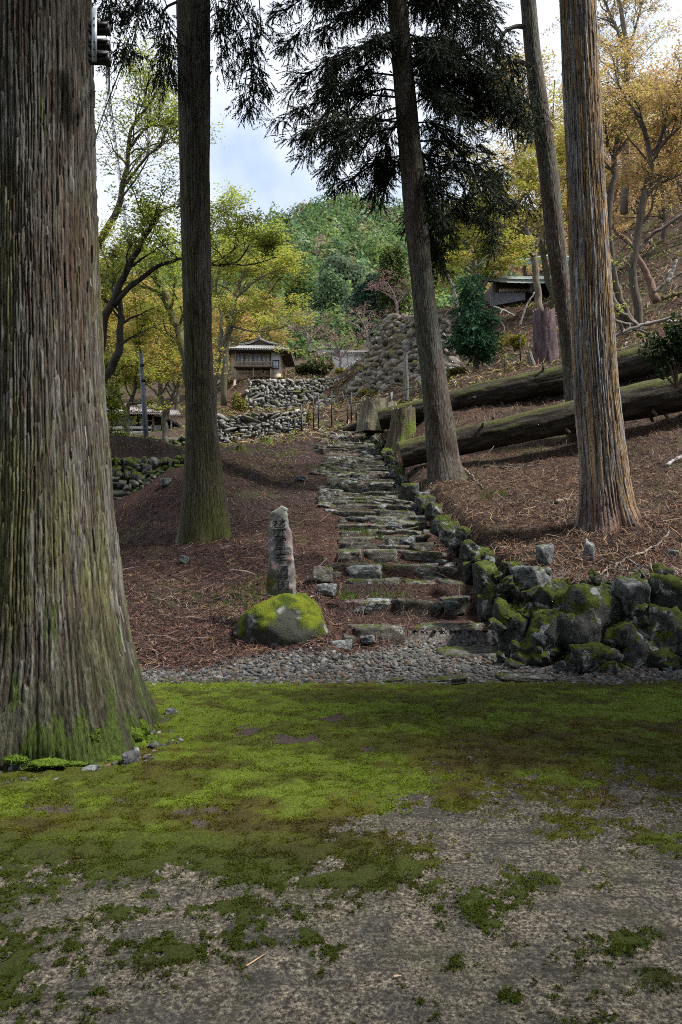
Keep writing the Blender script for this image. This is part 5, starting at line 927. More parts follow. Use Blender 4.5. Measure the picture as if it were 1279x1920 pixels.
def stump(label, px, pyb, pyt, d, r0, r1, seed, cols, moss=.6, flare=.35, jag=.05, cat='stump', name='tree_stump', lean=0.0):
    z0, z1 = P(0, pyb, d)[2] - .25, P(0, pyt, d)[2]; x0 = P(px, 0, d)[0]; Zs = np.linspace(z0, z1, 60); th = np.linspace(0, 2 * np.pi, 72, endpoint=False); TH, ZZ = np.meshgrid(th, Zs); h = np.clip(ZZ - z0 - .25, 0, None)
    f1 = noise(np.cos(TH) * r0 / .05, np.sin(TH) * r0 / .05, ZZ / .8, seed); n2 = fbm(np.cos(TH) * 2.5, np.sin(TH) * 2.5, ZZ * 1.3, seed + 1, 4); n3 = fbm(np.cos(TH) * 9, np.sin(TH) * 9, ZZ * 3, seed + 2, 3)
    R = lerp(r0, r1, (ZZ - z0) / (z1 - z0)) * (1 + .06 * n2 + flare * np.exp(-h / .25) * (.5 + .5 * np.cos(5 * TH + seed))) + .014 * (-np.exp(-(f1 / .2) ** 2) + .4 * n3)
    ZZ2 = ZZ + jag * n3 * sstep(.8, 1, (ZZ - z0) / (z1 - z0)) * 3; V = np.stack([x0 + lean * h + R * np.cos(TH), d + R * np.sin(TH), ZZ2], -1)
    c = lerp(np.array(cols[0]), np.array(cols[1]), sstep(-.4, .4, n3 + .3 * n2)[..., None]); c = lerp(c, np.array([.10, .14, .018]), (moss * sstep(-.05, .35, n2 + .45 - h * .7 + .3 * np.cos(TH)))[..., None]); c = lerp(c, np.array([.035, .025, .02]), (.6 * np.exp(-(f1 / .2) ** 2))[..., None])
    root = empty(name, (x0, d, z0), label, cat); idx = np.arange(60 * 72).reshape(60, 72); nx = np.roll(idx, -1, 1); Q = np.stack([idx[:-1], nx[:-1], nx[1:], idx[1:]], -1).reshape(-1, 4)
    mobj('bark', V.reshape(-1, 3), Q, M_log, root, col=c.reshape(-1, 3), smooth=True)
    cen = V[-1].mean(0) - (0, 0, .03); Vc = np.vstack([V[-1], cen]); mobj('cut_top', Vc, np.array([(j, (j + 1) % 72, 72) for j in range(72)]), M_cut, root)
stump('mossy green stump under the end of the upper log', 756, 836, 768, 20.9, .40, .33, 3, ((.085, .07, .045), (.15, .13, .085)), .9)
stump('weathered grey stump beside the log end at the stair top', 700, 795, 750, 23.5, .40, .38, 4, ((.15, .13, .10), (.24, .21, .17)), .2, jag=.04)
stump('pale split stump right of the railing', 727, 782, 755, 24.5, .30, .28, 14, ((.17, .15, .12), (.26, .23, .19)), .2, jag=.04)
stump('thick purple-brown cut trunk standing behind the slim conifer', 1026, 700, 585, 26, .46, .38, 6, ((.075, .052, .060), (.14, .10, .11)), .0, .15, jag=.06, lean=-.06)
stump('grey split stump left of the purple-brown trunk', 1003, 700, 660, 25.2, .16, .08, 7, ((.15, .14, .12), (.22, .21, .19)), .2, .2, jag=.04, lean=-.3)
stump('dark root snag on the slope brow', 452, 852, 836, 21.5, .20, .12, 10, ((.03, .025, .02), (.06, .045, .035)), .5, .4, jag=.02)
stump('low dark stump on the slope brow right of the root snag', 500, 836, 822, 23, .24, .15, 11, ((.03, .025, .02), (.06, .05, .035)), .6, .4, jag=.02)
stump('pale dead trunk in front of the ochre bastion', 762, 740, 666, 30, .11, .09, 12, ((.21, .20, .18), (.29, .28, .26)), .05, .1, jag=.04, lean=-.02)
PALE = (.22, .185, .155); BRN = (.12, .075, .05)
def gz(px, py, d0=8.2, d1=45):
    ds = np.arange(d0, d1, .06); zg = ground((px - CX) / FPX * ds, ds); hit = np.nonzero(EYE + (HY - py) / FPX * ds <= zg)[0]
    return ds[hit[0]] if len(hit) else d1
def branch(label, pts, r0, r1, colr, seed, side=2, lift=.03, d=None, kink=1.0):
    r = np.random.RandomState(seed); q = np.array([P(px, py, (d if d else gz(px, py))) for px, py in pts]); 
    if d is None:
        dm = np.median(q[:, 1]); q[:, 2] += lift
    p = spline(q, 20); p[1:-1] += r.normal(0, .012 * kink, (18, 3)); mb = MB(); tube(mb, p, np.linspace(r0, r1, 20), 7)
    for i in range(side):
        k = r.randint(6, 17); tube(mb, grow(r, p[k], unit(p[k + 1] - p[k]) + r.normal(0, .6, 3) * np.array([1, .6, .5]), r.uniform(.2, .5) * np.linalg.norm(p[-1] - p[0]) * .6, 6, .2), np.linspace(r1 * 1.2, r1 * .5, 6), 5)
    V, f = mb.arr(); mobj('fallen_branch', V, f, M_wood, None, col=np.array(colr)[None] * (1 + .3 * fbm(V[:, 0] * 20, V[:, 1] * 20, V[:, 2] * 20, seed, 2))[:, None], smooth=True, label=label, cat='branch')
branch('long pale bowed branch above the boulder wall', [(1255, 1000), (1225, 1030), (1180, 1050), (1150, 1070), (1110, 1093)], .016, .010, PALE, 1)
branch('thin forked pale twig right of the flat grey stone', [(1035, 1030), (1038, 1055), (1050, 1066), (1090, 1072), (1130, 1075)], .007, .005, PALE, 2)
branch('brown stick crossing the litter near the boulder wall', [(1055, 1105), (1090, 1092), (1135, 1075), (1150, 1066)], .012, .008, BRN, 3)
branch('white broken stick at the right frame edge', [(1250, 875), (1285, 856)], .045, .035, (.34, .34, .35), 4, side=0)
branch('pale chip of wood on litter left of the peeling cedar', [(1043, 946), (1066, 938)], .03, .02, (.34, .28, .22), 5, side=0)
branch('long grey stick lying left of the peeling cedar foot', [(905, 876), (950, 880), (1000, 876)], .025, .012, (.16, .14, .12), 6)
branch('pale root-like stick beside the leaning conifer foot', [(868, 880), (890, 900), (905, 918)], .02, .01, PALE, 7)
branch('thin twig hanging left of the middle steps', [(612, 1050), (604, 1062), (594, 1072), (592, 1088)], .007, .004, PALE, 8, side=0)
branch('arched twig on needle litter between the cedars', [(300, 1128), (325, 1126), (345, 1137), (358, 1150)], .006, .004, PALE, 9, side=0)
branch('straight stick pointing at the mossy boulder', [(405, 1175), (425, 1167), (442, 1158)], .012, .008, PALE, 10, side=0)
for i, (a, b_, r_, lab) in enumerate([(((1100, 655), (1190, 615), (1279, 590)), 25, .07, 'long grey dead limb across the slope above the upper log'), (((1110, 640), (1180, 622), (1240, 600)), 26, .05, 'second dead limb above the first on the right slope'), (((1195, 612), (1240, 602), (1279, 604)), 26.5, .07, 'pale bark-less limb at the right edge of the slope'), (((1195, 625), (1222, 640), (1235, 650)), 24.5, .08, 'short dark mossy limb end above the upper log'), (((1225, 548), (1255, 525), (1285, 510)), 28, .06, 'dead branch rising right of the reddish leaning trunk'), (((1252, 530), (1262, 505), (1268, 488)), 28, .09, 'white broken upright snag at the right edge'), (((1150, 660), (1200, 648), (1215, 640)), 24, .04, 'thin dead stick near the short mossy limb'), (((975, 610), (985, 580), (1002, 548)), 32, .05, 'pale dead pole leaning below the hall'), (((838, 515), (850, 540), (858, 570), (862, 600)), 34, .07, 'white dead branch left of the young cypress'), (((830, 625), (842, 640), (852, 655)), 32, .05, 'white forked dead wood left of the cypress foot'), (((925, 575), (950, 585), (965, 592)), 38, .07, 'pale log end lying below the hall siding'), (((1242, 560), (1265, 552), (1290, 548)), 27, .09, 'yellow-mossed log piece at the right frame edge')]):
    branch(lab, a, r_, r_ * .6, (.10, .095, .035) if 'moss' in lab else (.30, .28, .26) if ('white' in lab or 'pale' in lab) else (.17, .15, .13), 30 + i, d=b_, side=2 if i < 5 else 1)
# slope poles with a rope, near the cypress
for i, (px, py, h_, lab) in enumerate([(976, 672, 40, 'thin dark stake on the slope below the hall'), (947, 690, 18, 'short dark stake right of the cypress'), (735, 762, 26, 'white thin stake in front of the bastion foot')]):
    d = 27; mb = MB(); tube(mb, [P(px, py + 4, d), P(px - 1, py - h_ * .5, d), P(px, py - h_, d)], .025, 6); V, f = mb.arr(); mobj('garden_stake', V, f, M_wood, None, col=np.tile((.30, .29, .28) if 'white' in lab else (.06, .055, .05), (len(V), 1)), label=lab, cat='stake')
mb = MB(); tube(mb, spline([P(838, 722, 27), P(880, 704, 27), P(947, 676, 27), P(976, 664, 27), P(1000, 662, 27)], 24), .014, 5); V, f = mb.arr(); mobj('guide_rope', V, f, M_wood, None, col=np.tile((.10, .09, .08), (len(V), 1)), label='dark rope strung along the slope from the cypress to the stakes', cat='rope')

# ------------------------------------------------------------------ litter, pebbles, moss shoots (uncountable)
def strips(n, px, py, seed, lmin, lmax, wid, pal, lift, curl=.35, name='needle_litter', tilt=.25, keep=None, label='', cat='litter', dens=None):
    r = np.random.RandomState(seed); x, y = px(r, n), py(r, n)
    if keep is not None: k = keep(x, y, r); x, y = x[k], y[k]
    n = len(x); z = ground(x, y); az = r.uniform(0, 2 * np.pi, n); ds_ = np.clip(y / dens, .3, 2) if dens else 1.0; l_ = r.uniform(lmin, lmax, n) * ds_; tl = r.normal(0, tilt, n); e = .12
    gx = (ground(x + e, y) - z) / e; gy = (ground(x, y + e) - z) / e; gx = np.clip(gx, -1.5, 1.5); gy = np.clip(gy, -1.5, 1.5)
    Vs = []; w_ = wid * r.uniform(.6, 1.4, n) * ds_; cu = r.normal(0, curl, n); base = np.stack([x, y, z + lift * r.uniform(.2, 1.2, n)], -1)
    for j in range(3):
        t = j / 2 - .5; a2 = az + cu * t * 2; dx, dy = np.cos(a2) * l_ * t, np.sin(a2) * l_ * t; dz = gx * dx + gy * dy + np.abs(tl) * l_ * (t + .5) * .5 - .25 * l_ * t * t * r.uniform(0, 1, n); c0 = base + np.stack([dx, dy, dz], -1)
        pr = np.stack([-np.sin(a2), np.cos(a2), r.normal(0, .5, n)], -1) * (w_ * (1 if j == 1 else .5))[:, None]; Vs += [c0 - pr, c0 + pr]
    V = np.stack(Vs, 1).reshape(-1, 3); b0 = np.arange(n)[:, None] * 6; Q = np.concatenate([b0 + np.array([2 * j, 2 * j + 1, 2 * j + 3, 2 * j + 2]) for j in range(2)]).reshape(-1, 4)
    pal = np.asarray(pal); c = np.repeat(pal[r.randint(len(pal), size=n)] * r.uniform(.45, 1.5, (n, 1)), 6, 0)
    mobj(name, V, Q, M_litterp, None, col=c, kind='stuff', label=label, cat=cat)
M_litterp = leafmat('dry_needles', 0.1, 0.8)
RED = [(.075, .040, .031), (.11, .060, .045), (.055, .034, .031), (.16, .10, .075), (.038, .024, .021), (.10, .064, .058)]; STRAW = [(.17, .105, .06), (.13, .075, .048), (.21, .145, .09), (.10, .06, .042), (.25, .19, .14)]
def yy(a, b_): return lambda r, n: np.exp(r.uniform(math.log(a), math.log(b_), n))
_y = {}
def left_x(r, n):
    return r.uniform(-1, 1, n)
def scatter(n, seed, d0, d1, u0, u1, keepf, **kw):
    r = np.random.RandomState(seed); y = np.exp(r.uniform(math.log(d0), math.log(d1), n)); u = r.uniform(u0, u1, n); x = u * y; k = keepf(x, y, r)
    strips(int(k.sum()), lambda r_, n_: x[k], lambda r_, n_: y[k], seed + 1, **kw)
on_stair = lambda x, y: (np.abs(x - stair_x(y)) < .85) & (y < 25.5)
def gravel_edge(x): return 8.05 + .55 * sstep(0, 1, x) - .55 * sstep(-.7, -1.6, x)
keepL = lambda x, y, r: (x < wall_x(y) + .1) & (y > gravel_edge(x) + r.normal(0, .08, len(x))) & ((~on_stair(x, y)) | (r.rand(len(x)) < .55)) & ~((x < -2.9) & (y > 15.6))
scatter(40000, 600, 7.4, 26, -.36, .14, keepL, lmin=.05, lmax=.18, wid=.0042, pal=RED, lift=.02, label='reddish brown cedar needle litter on the slope left of and between the steps')
keepR = lambda x, y, r: (x > wall_x(y) + .12) & (y > 8.25)
scatter(36000, 620, 8.2, 27, .03, .52, keepR, lmin=.06, lmax=.24, wid=.0045, pal=STRAW + RED[:3], lift=.035, curl=.5, tilt=.5, label='tan and brown dead fern and needle litter on the right bank')
scatter(650, 640, 8.3, 24, -.34, .5, lambda x, y, r: ((x < wall_x(y)) & (y > gravel_edge(x))) | (x > wall_x(y) + .15), lmin=.15, lmax=.55, wid=.004, pal=[(.22, .18, .15), (.16, .12, .10), (.12, .09, .07)], lift=.04, curl=.3, tilt=.3, name='fallen_twigs', label='thin pale fallen twigs scattered over both slopes', cat='twigs')
scatter(17000, 660, 23, 62, -.16, .5, lambda x, y, r: np.ones(len(x), bool), lmin=.2, lmax=.7, wid=.026, pal=STRAW + [(.10, .13, .03), (.15, .17, .04), (.20, .19, .05), (.16, .08, .055), (.30, .25, .20)], lift=.10, curl=.5, tilt=.5, name='hillside_brush', dens=42.0, label='dry brush and low green herbs on the upper hillside', cat='brush')
scatter(9000, 680, 17, 48, -.38, -.06, lambda x, y, r: y > 17, lmin=.1, lmax=.3, wid=.016, pal=[(.09, .12, .02), (.12, .14, .03), (.14, .10, .06), (.16, .17, .03)], lift=.05, curl=.4, tilt=.5, name='terrace_herbs', dens=40.0, label='mossy herbs on the terrace around the lodge', cat='herbs')
# fallen cedar sprigs
def sprigs():
    r = np.random.RandomState(720); n0 = 5200; y = np.exp(r.uniform(math.log(7.6), math.log(24), n0)); x = r.uniform(-.36, .5, n0) * y; k = (((x < wall_x(y)) & (y > gravel_edge(x)) & (~on_stair(x, y) | (r.rand(n0) < .5))) | ((x > wall_x(y) + .2) & (y > 8.4))) & ~((x < -2.9) & (y > 15.6)); x, y = x[k], y[k]; n = len(x)
    az = r.uniform(0, 6.283, n); fl = r.uniform(.10, .28, n); z = ground(x, y) + .025; e = .15; z2 = ground(x + np.cos(az) * e, y + np.sin(az) * e) + .03; ax = np.stack([np.cos(az) * e, np.sin(az) * e, z2 - z], -1)
    V, F = sprays(np.stack([x, y, z], -1), ax, fl, r, 10, .0045, .055, .0); pal = np.array(RED + STRAW[:3]); c = np.repeat(np.repeat(pal[r.randint(len(pal), size=n)] * r.uniform(.7, 1.6, (n, 1)), 10, 0), 3, 0)
    mobj('cedar_sprigs', V, F, M_litterp, None, col=c, kind='stuff', label='brown fallen cedar sprigs over the slopes', cat='litter')
sprigs()
# green grass tufts
def tufts(n_, spots, seed, label):
    r = np.random.RandomState(seed); Vs = []
    for (px, py, d, rad) in spots:
        c0 = P(px, py, d); a = r.uniform(0, 6.283, n_); q = np.sqrt(r.rand(n_)) * rad; x, y = c0[0] + np.cos(a) * q, c0[1] + np.sin(a) * q; z = ground(x, y); h = r.uniform(.04, .13, n_); lean = r.normal(0, .05, (n_, 2)); sx = r.normal(0, .006, n_)
        Vs.append(np.stack([np.stack([x - sx, y, z], -1), np.stack([x + sx, y, z], -1), np.stack([x + lean[:, 0], y + lean[:, 1], z + h], -1)], 1).reshape(-1, 3))
    V = np.concatenate(Vs); c = np.repeat(np.array([(.10, .15, .03)]) * r.uniform(.6, 1.4, (len(V) // 3, 1)), 3, 0); mobj('grass', V, np.arange(len(V)).reshape(-1, 3), M_leaf, None, col=c, kind='stuff', label=label, cat='grass')
tufts(160, [(925, 955, 13.2, .25), (668, 975, 13.0, .3), (700, 1060, 11.0, .3), (730, 1098, 10.1, .3), (640, 1100, 10, .25), (700, 860, 19.5, .5), (650, 880, 18.5, .5), (720, 820, 22, .5), (610, 870, 19, .5), (480, 1060, 10.2, .4), (445, 1075, 9.8, .4), (700, 1000, 12.7, .3), (690, 930, 15.4, .4)], 700, 'sparse green grass blades on and beside the steps')
# gravel
def pebbles(n, spots, seed, label, s0, s1, pal):
    r = np.random.RandomState(seed); x, y = spots(r, n); n = len(x); z = ground(x, y) if y.max() > 7.1 else np.zeros(n); z = np.maximum(z, .002); base = box_v(-.5, .5, -.5, .5, -.5, .5)
    sc_ = np.exp(r.uniform(math.log(s0), math.log(s1), n)); S = np.stack([sc_ * r.uniform(.8, 1.5, n), sc_ * r.uniform(.6, 1.1, n), sc_ * r.uniform(.3, .6, n)], -1); a = r.uniform(0, 6.283, n)
    V = base[None] * S[:, None] * (1 + r.uniform(-.32, .32, (n, 8, 3))); V[:, 4:, :2] *= .7; ca, sa = np.cos(a)[:, None], np.sin(a)[:, None]; tx, ty = r.normal(0, .2, (2, n))[:, :, None]
    xx = V[..., 0] * ca - V[..., 1] * sa; yy_ = V[..., 0] * sa + V[..., 1] * ca; zz = V[..., 2] + tx * xx + ty * yy_
    V = np.stack([xx + x[:, None], yy_ + y[:, None], zz + z[:, None] + S[:, 2:3] * .25], -1).reshape(-1, 3); Q = (np.arange(n)[:, None, None] * 8 + BOXQ[None]).reshape(-1, 4); pal = np.asarray(pal)
    mobj('gravel', V, Q, M_peb, None, col=np.repeat(pal[r.randint(len(pal), size=n)] * r.uniform(.4, 1.0, (n, 1)), 8, 0), kind='stuff', label=label, cat='gravel')
M_peb = vcol('pebble', .85, .3, 60, .4, .005)
GREY = [(.10, .102, .103), (.15, .148, .142), (.07, .072, .074), (.13, .115, .095), (.22, .22, .215), (.05, .05, .05), (.15, .105, .075)]
def strip_spots(r, n):
    x = r.uniform(-2.4, 3.4, n); hi = np.where(x < 1.9, gravel_edge(x) + .05, 7.55); lo = 7.02 - np.abs(r.normal(0, .05, n)) ; y = lo + (hi + np.abs(r.normal(0, .08, n)) * (x < 1.8) - lo) * r.rand(n); return x, y
pebbles(8500, strip_spots, 800, 'grey gravel strip between the mossy road and the steps', .008, .055, GREY)
pebbles(420, lambda r, n: (lambda a, q: (-2.1 + np.cos(a) * q, 5.25 + np.sin(a) * q))(r.uniform(np.pi * 1.05, 2.05 * np.pi, n), r.uniform(.72, 1.02, n)), 820, 'loose chips around the foot of the huge cedar', .012, .05, GREY)
pebbles(800, lambda r, n: (r.uniform(-2.5, 3, n), 2.2 + 4.7 * r.rand(n)), 830, 'tiny stray chips on the mossy road', .004, .012, GREY)
# moss shoots over the road and boulder
def shoots():
    r = np.random.RandomState(900); N = 330000; y = 1400 * EYE / (r.uniform(292, 960, N)); x = r.uniform(-.475, .475, N) * y; m_, so, px, py, a1, a2 = moss_fields(x, y); k = (m_ > 0.0 + .1 * r.normal(size=N)) & ((x + 2.12) ** 2 + (y - 5.3) ** 2 > .55); x, y, px, py, a1, a2, m_ = (q[k] for q in (x, y, px, py, a1, a2, m_)); n = len(x)
    z = .012 * sstep(-.06, .14, m_) + .010 * fbm(x * 1.2, y * 1.2, 0, 52, 3); c = moss_colour(x, y, px, py, a1, a2) * r.uniform(.55, 1.65, (n, 1)); az = r.uniform(0, 6.283, n); h = r.uniform(.003, .009, n) * (y / 4.5) ** .35; w_ = r.uniform(.003, .0065, n) * (y / 4.5) ** .5; l1 = r.normal(0, .006, (n, 2))
    d_ = np.stack([np.cos(az) * w_, np.sin(az) * w_, np.zeros(n)], -1); p = np.stack([x, y, z], -1); V = np.stack([p - d_, p + d_, p + np.stack([l1[:, 0], l1[:, 1], h], -1)], 1).reshape(-1, 3)
    mobj('moss', V, np.arange(len(V)).reshape(-1, 3), M_leaf, None, col=np.repeat(c, 3, 0), kind='stuff', label='carpet of short green moss over the concrete road', cat='moss')
shoots()
br_ = np.random.RandomState(5)
branch('small brown cedar twig lying on the bare concrete at right', [(1095, 1500), (1120, 1506), (1150, 1512), (1175, 1522)], .006, .003, (.14, .07, .04), 50, side=5, d=None) if False else None
def road_stick(label, pts, r0, colr, seed, side):
    r = np.random.RandomState(seed); q = np.array([P(px, py, 2100.0 / (py - HY)) + (0, 0, .012) for px, py in pts]); p = spline(q, 14); mb = MB(); tube(mb, p, np.linspace(r0, r0 * .5, 14), 6)
    for i in range(side):
        k = r.randint(2, 11); g = grow(r, p[k], unit(p[k + 1] - p[k]) + r.normal(0, .6, 3) * np.array([1, 1, .2]), r.uniform(.06, .13), 6, .15, 0, .12); tube(mb, g, np.linspace(r0 * .7, r0 * .3, 6), 5)
    V, f = mb.arr(); mobj('fallen_twig', V, f, M_wood, None, col=np.tile(colr, (len(V), 1)), smooth=True, label=label, cat='twig')
road_stick('small brown cedar twig lying on bare concrete at right', [(1098, 1516), (1115, 1510), (1140, 1512), (1172, 1524)], .004, (.12, .065, .05), 1, 9)
road_stick('short straw-coloured stick near the bottom of the road', [(462, 1818), (480, 1806), (497, 1795)], .003, (.38, .27, .17), 2, 0)
road_stick('tiny pale wood chip near the bottom edge of the road', [(738, 1838), (752, 1836)], .004, (.35, .25, .18), 3, 0)

# ------------------------------------------------------------------ buildings
M_white = plain('white_plaster', (.74, .74, .74), .9, .12, 3, .15); M_oldwood = plain('weathered_wood', (.46, .36, .28), .85, .35, 6, .3, stretch=(1, 1, .2)); M_darkwood = plain('dark_timber', (.055, .042, .035), .85, .3, 6, .3)
M_tile = plain('grey_roof_tile', (.22, .215, .215), .55, .25, 5, .3); M_tile2 = plain('faded_roof_tile', (.23, .20, .20), .6, .3, 4, .3); M_green = plain('copper_roof', (.30, .36, .34), .6, .25, 3, .2)
M_rail = plain('black_railing_paint', (.02, .022, .026), .5, .2, 5, 0); M_steel = plain('galvanised_steel', (.42, .46, .52), .45, .2, 20, .1, metal=.3); M_pole = plain('painted_utility_pole', (.15, .175, .21), .55, .2, 3, .1); M_blackp = plain('black_plastic', (.015, .015, .017), .5, .2, 9, 0)
M_sid = plain('corrugated_siding', (.30, .30, .36), .6, .2, 5, .1); M_cream = plain('cream_board', (.58, .52, .42), .8, .2, 5, .1)
mg, n, b, o = newmat('sky_tinted_glass'); b.inputs['Base Color'].default_value = (.55, .64, .78, 1); b.inputs['Roughness'].default_value = .2; b.inputs['Specular IOR Level'].default_value = .8; M_skyglass = mg  # pale blue base colour stands in for sky reflected in the panes
def roof_plane(mb, e0, e1, r1, r0, nrib, th=.10, amp=.05):
    """tiled slope from eave e0-e1 up to ridge r0-r1 with rounded ribs"""
    e0, e1, r1, r0 = (np.array(q, float) for q in (e0, e1, r1, r0)); nn = unit(np.cross(e1 - e0, r0 - e0)); nn = nn if nn[2] > 0 else -nn; m_ = nrib * 4 + 1; V = []
    for k in range(3):
        s = k / 2; sag = -.10 * math.sin(math.pi * s) * np.linalg.norm(r0 - e0) * .4
        for i in range(m_):
            u = i / (m_ - 1); p = lerp(lerp(e0, e1, u), lerp(r0, r1, u), s); V.append(p + nn * (amp * abs(math.sin(u * math.pi * nrib))) + np.array([0, 0, sag]))
    for i in (0, m_ - 1): pass
    top = np.array(V); bot = top - nn * th; idx = np.arange(3 * m_).reshape(3, m_); Q = np.stack([idx[:-1, :-1], idx[:-1, 1:], idx[1:, 1:], idx[1:, :-1]], -1).reshape(-1, 4); N = 3 * m_
    Qb = Q[:, ::-1] + N; Qe = np.stack([idx[0, :-1], idx[0, 1:], idx[0, 1:] + N, idx[0, :-1] + N], -1); Ql = np.array([(idx[k, 0], idx[k + 1, 0], idx[k + 1, 0] + N, idx[k, 0] + N) for k in range(2)] + [(idx[k, -1], idx[k + 1, -1], idx[k + 1, -1] + N, idx[k, -1] + N) for k in range(2)])
    mb.add(np.vstack([top, bot]), np.vstack([Q, Qb, Qe, Ql]))
def bpart(name, boxes, mat, parent, bev=0):
    mb = MB()
    for bx in boxes: mb.add(bx, BOXQ)
    return mb.build(name, mat, parent)
# wooden two-storey house on the tall wall
H = 50.0; hs_ = empty('wooden_house', P(483, 712, H + 2), 'two-storey wooden house with tiled hip roof and glazed upper balcony on the stone wall', 'house')
bpart('wall', [pbox(434, 527, 655, 713, H + .9, 3.6)], M_cream, hs_)
bpart('plaster_bay', [pbox(508.5, 526, 656, 700, H + .5, .38)], M_white, hs_); bpart('bay_boards', [pbox(508.5, 526, 700.5, 713, H + .45, .42)], M_oldwood, hs_)
for px0 in (442, 458.5, 475, 491.5):
    wdw = bpart('window', [pbox(px0, px0 + .9, 664, 686, H + .7, .15), pbox(px0 + 14.6, px0 + 15.5, 664, 686, H + .7, .15), pbox(px0, px0 + 15.5, 663, 664.2, H + .69, .16), pbox(px0, px0 + 15.5, 685, 686.2, H + .69, .16), pbox(px0 + 7.3, px0 + 8.0, 664.2, 685, H + .72, .1)], M_oldwood, hs_)
    bpart('pane', [pbox(px0 + .9, px0 + 7.3, 664.2, 685, H + .76, .04), pbox(px0 + 8, px0 + 14.6, 664.2, 685, H + .76, .04)], M_skyglass, wdw)
wdw = bpart('window', [pbox(511, 523.5, 675, 692, H + .40, .09)], M_darkwood, hs_); bpart('pane', [pbox(512.5, 517, 677, 690.5, H + .36, .03), pbox(517.6, 522, 677, 690.5, H + .36, .03)], M_skyglass, wdw)
rl = bpart('balcony_rail', [pbox(439, 509, 677.5, 678.8, H + .02, .08), pbox(439, 509, 685.6, 687.2, H, .12)], M_oldwood, hs_)
for i in range(24): bpart('baluster', [pbox(440 + i * 2.95, 440.7 + i * 2.95, 678.8, 685.6, H + .03, .05)], M_oldwood, rl)
bpart('balcony_floor', [pbox(438, 510, 687.2, 689, H, .9)], M_darkwood, hs_)
for px in (441, 474, 507): bpart('post', [pbox(px, px + 1.6, 689, 712, H + .1, .1)], M_oldwood, hs_)
bpart('post', [pbox(440.5, 442, 655, 677.4, H + .1, .1)], M_oldwood, hs_)
bpart('lower_boards', [pbox(446, 474, 700, 712, H + .78, .1), pbox(476, 507, 700, 712, H + .78, .1)], M_oldwood, hs_); bpart('lower_window', [pbox(450, 470, 692, 699, H + .8, .08), pbox(478, 503, 692, 699, H + .8, .08)], M_cream, hs_)
mb = MB(); tube(mb, [P(441, 712, H + .1), P(434, 776, H + .1)], .09, 7); mb.build('stilt', M_oldwood, hs_, True)
mb = MB(); ea, eb = P(421, 653, H - .3), P(546, 655, H - .3); ec, ed = P(546, 655, H - .3) + (0, 5.4, 0), P(421, 653, H - .3) + (0, 5.4, 0); za = P(0, 636, H)[2]; g0 = np.array([P(452, 0, H)[0], H + 1.4, za]); g1 = np.array([P(515, 0, H)[0], H + 1.4, za]); g2 = g1 + (0, 2.4, 0); g3 = g0 + (0, 2.4, 0)
roof_plane(mb, ea, eb, g1, g0, 26); roof_plane(mb, eb, ec, g2, g1, 20); roof_plane(mb, ec, ed, g3, g2, 26); roof_plane(mb, ed, ea, g0, g3, 20); rf = mb.build('roof', M_tile, hs_)
ap0 = np.array([P(483, 0, H)[0], H + 1.0, P(0, 627, H)[2]]); ap1 = ap0 + (0, 3.0, 0); mb = MB(); lo0, lo1 = g0 + np.array([-.25, -.5, -.12]), g1 + np.array([.25, -.5, -.12]); roof_plane(mb, lo0 + (0, 3.4, 0), lo0, ap0, ap1, 10); roof_plane(mb, lo1, lo1 + (0, 3.4, 0), ap1, ap0, 10); mb.build('gable_roof', M_tile, rf)
mb = MB(); mb.add(np.array([g0, g1, ap0 + (0, .42, -.1)]), None, [(0, 1, 2)]); mb.build('gable_board', M_oldwood, rf)
mb = MB(); tube(mb, [ap0 + (0, -.1, .08), ap1 + (0, .1, .08)], .11, 8); mb.build('ridge', M_tile, rf, True)
bpart('eaves', [pbox(426, 540, 655.5, 657, H, 4.6)], M_darkwood, hs_)
# white storehouse
S_ = 60.0; st_ = empty('storehouse', P(655, 692, S_), 'white-plastered storehouse with long grey tiled roof above the pink bush', 'building')
bpart('wall', [pbox(600, 705, 661, 700, S_ - .1, 4.6)], M_white, st_)
for px in (650.5, 665, 690): bpart('post', [pbox(px, px + 2, 661.5, 700, S_ - .2, .12)], M_oldwood, st_)
mb = MB(); a0, a1 = P(590, 661, S_ - .4), P(712, 661, S_ - .4); c0, c1 = P(594, 647.5, S_) + (0, 2.4, 0), P(712, 647.5, S_) + (0, 2.4, 0); roof_plane(mb, a0, a1, c1, c0, 36); roof_plane(mb, a1 + (0, 5.4, 0), a0 + (0, 5.4, 0), c0, c1, 36); rf = mb.build('roof', M_tile, st_); mb = MB(); tube(mb, [c0, c1], .14, 8); mb.build('ridge', M_tile, rf, True)
bpart('eaves', [pbox(592, 712, 661.4, 662.6, S_ - .3, .2)], M_darkwood, st_)
mb = MB(); roof_plane(mb, P(641, 697, S_ - 2), P(672, 676, S_ - 2), P(672, 673, S_ - 1) , P(641, 693.5, S_ - 1), 10, .08); mb.build('sloping_wall_cap', M_tile, st_)
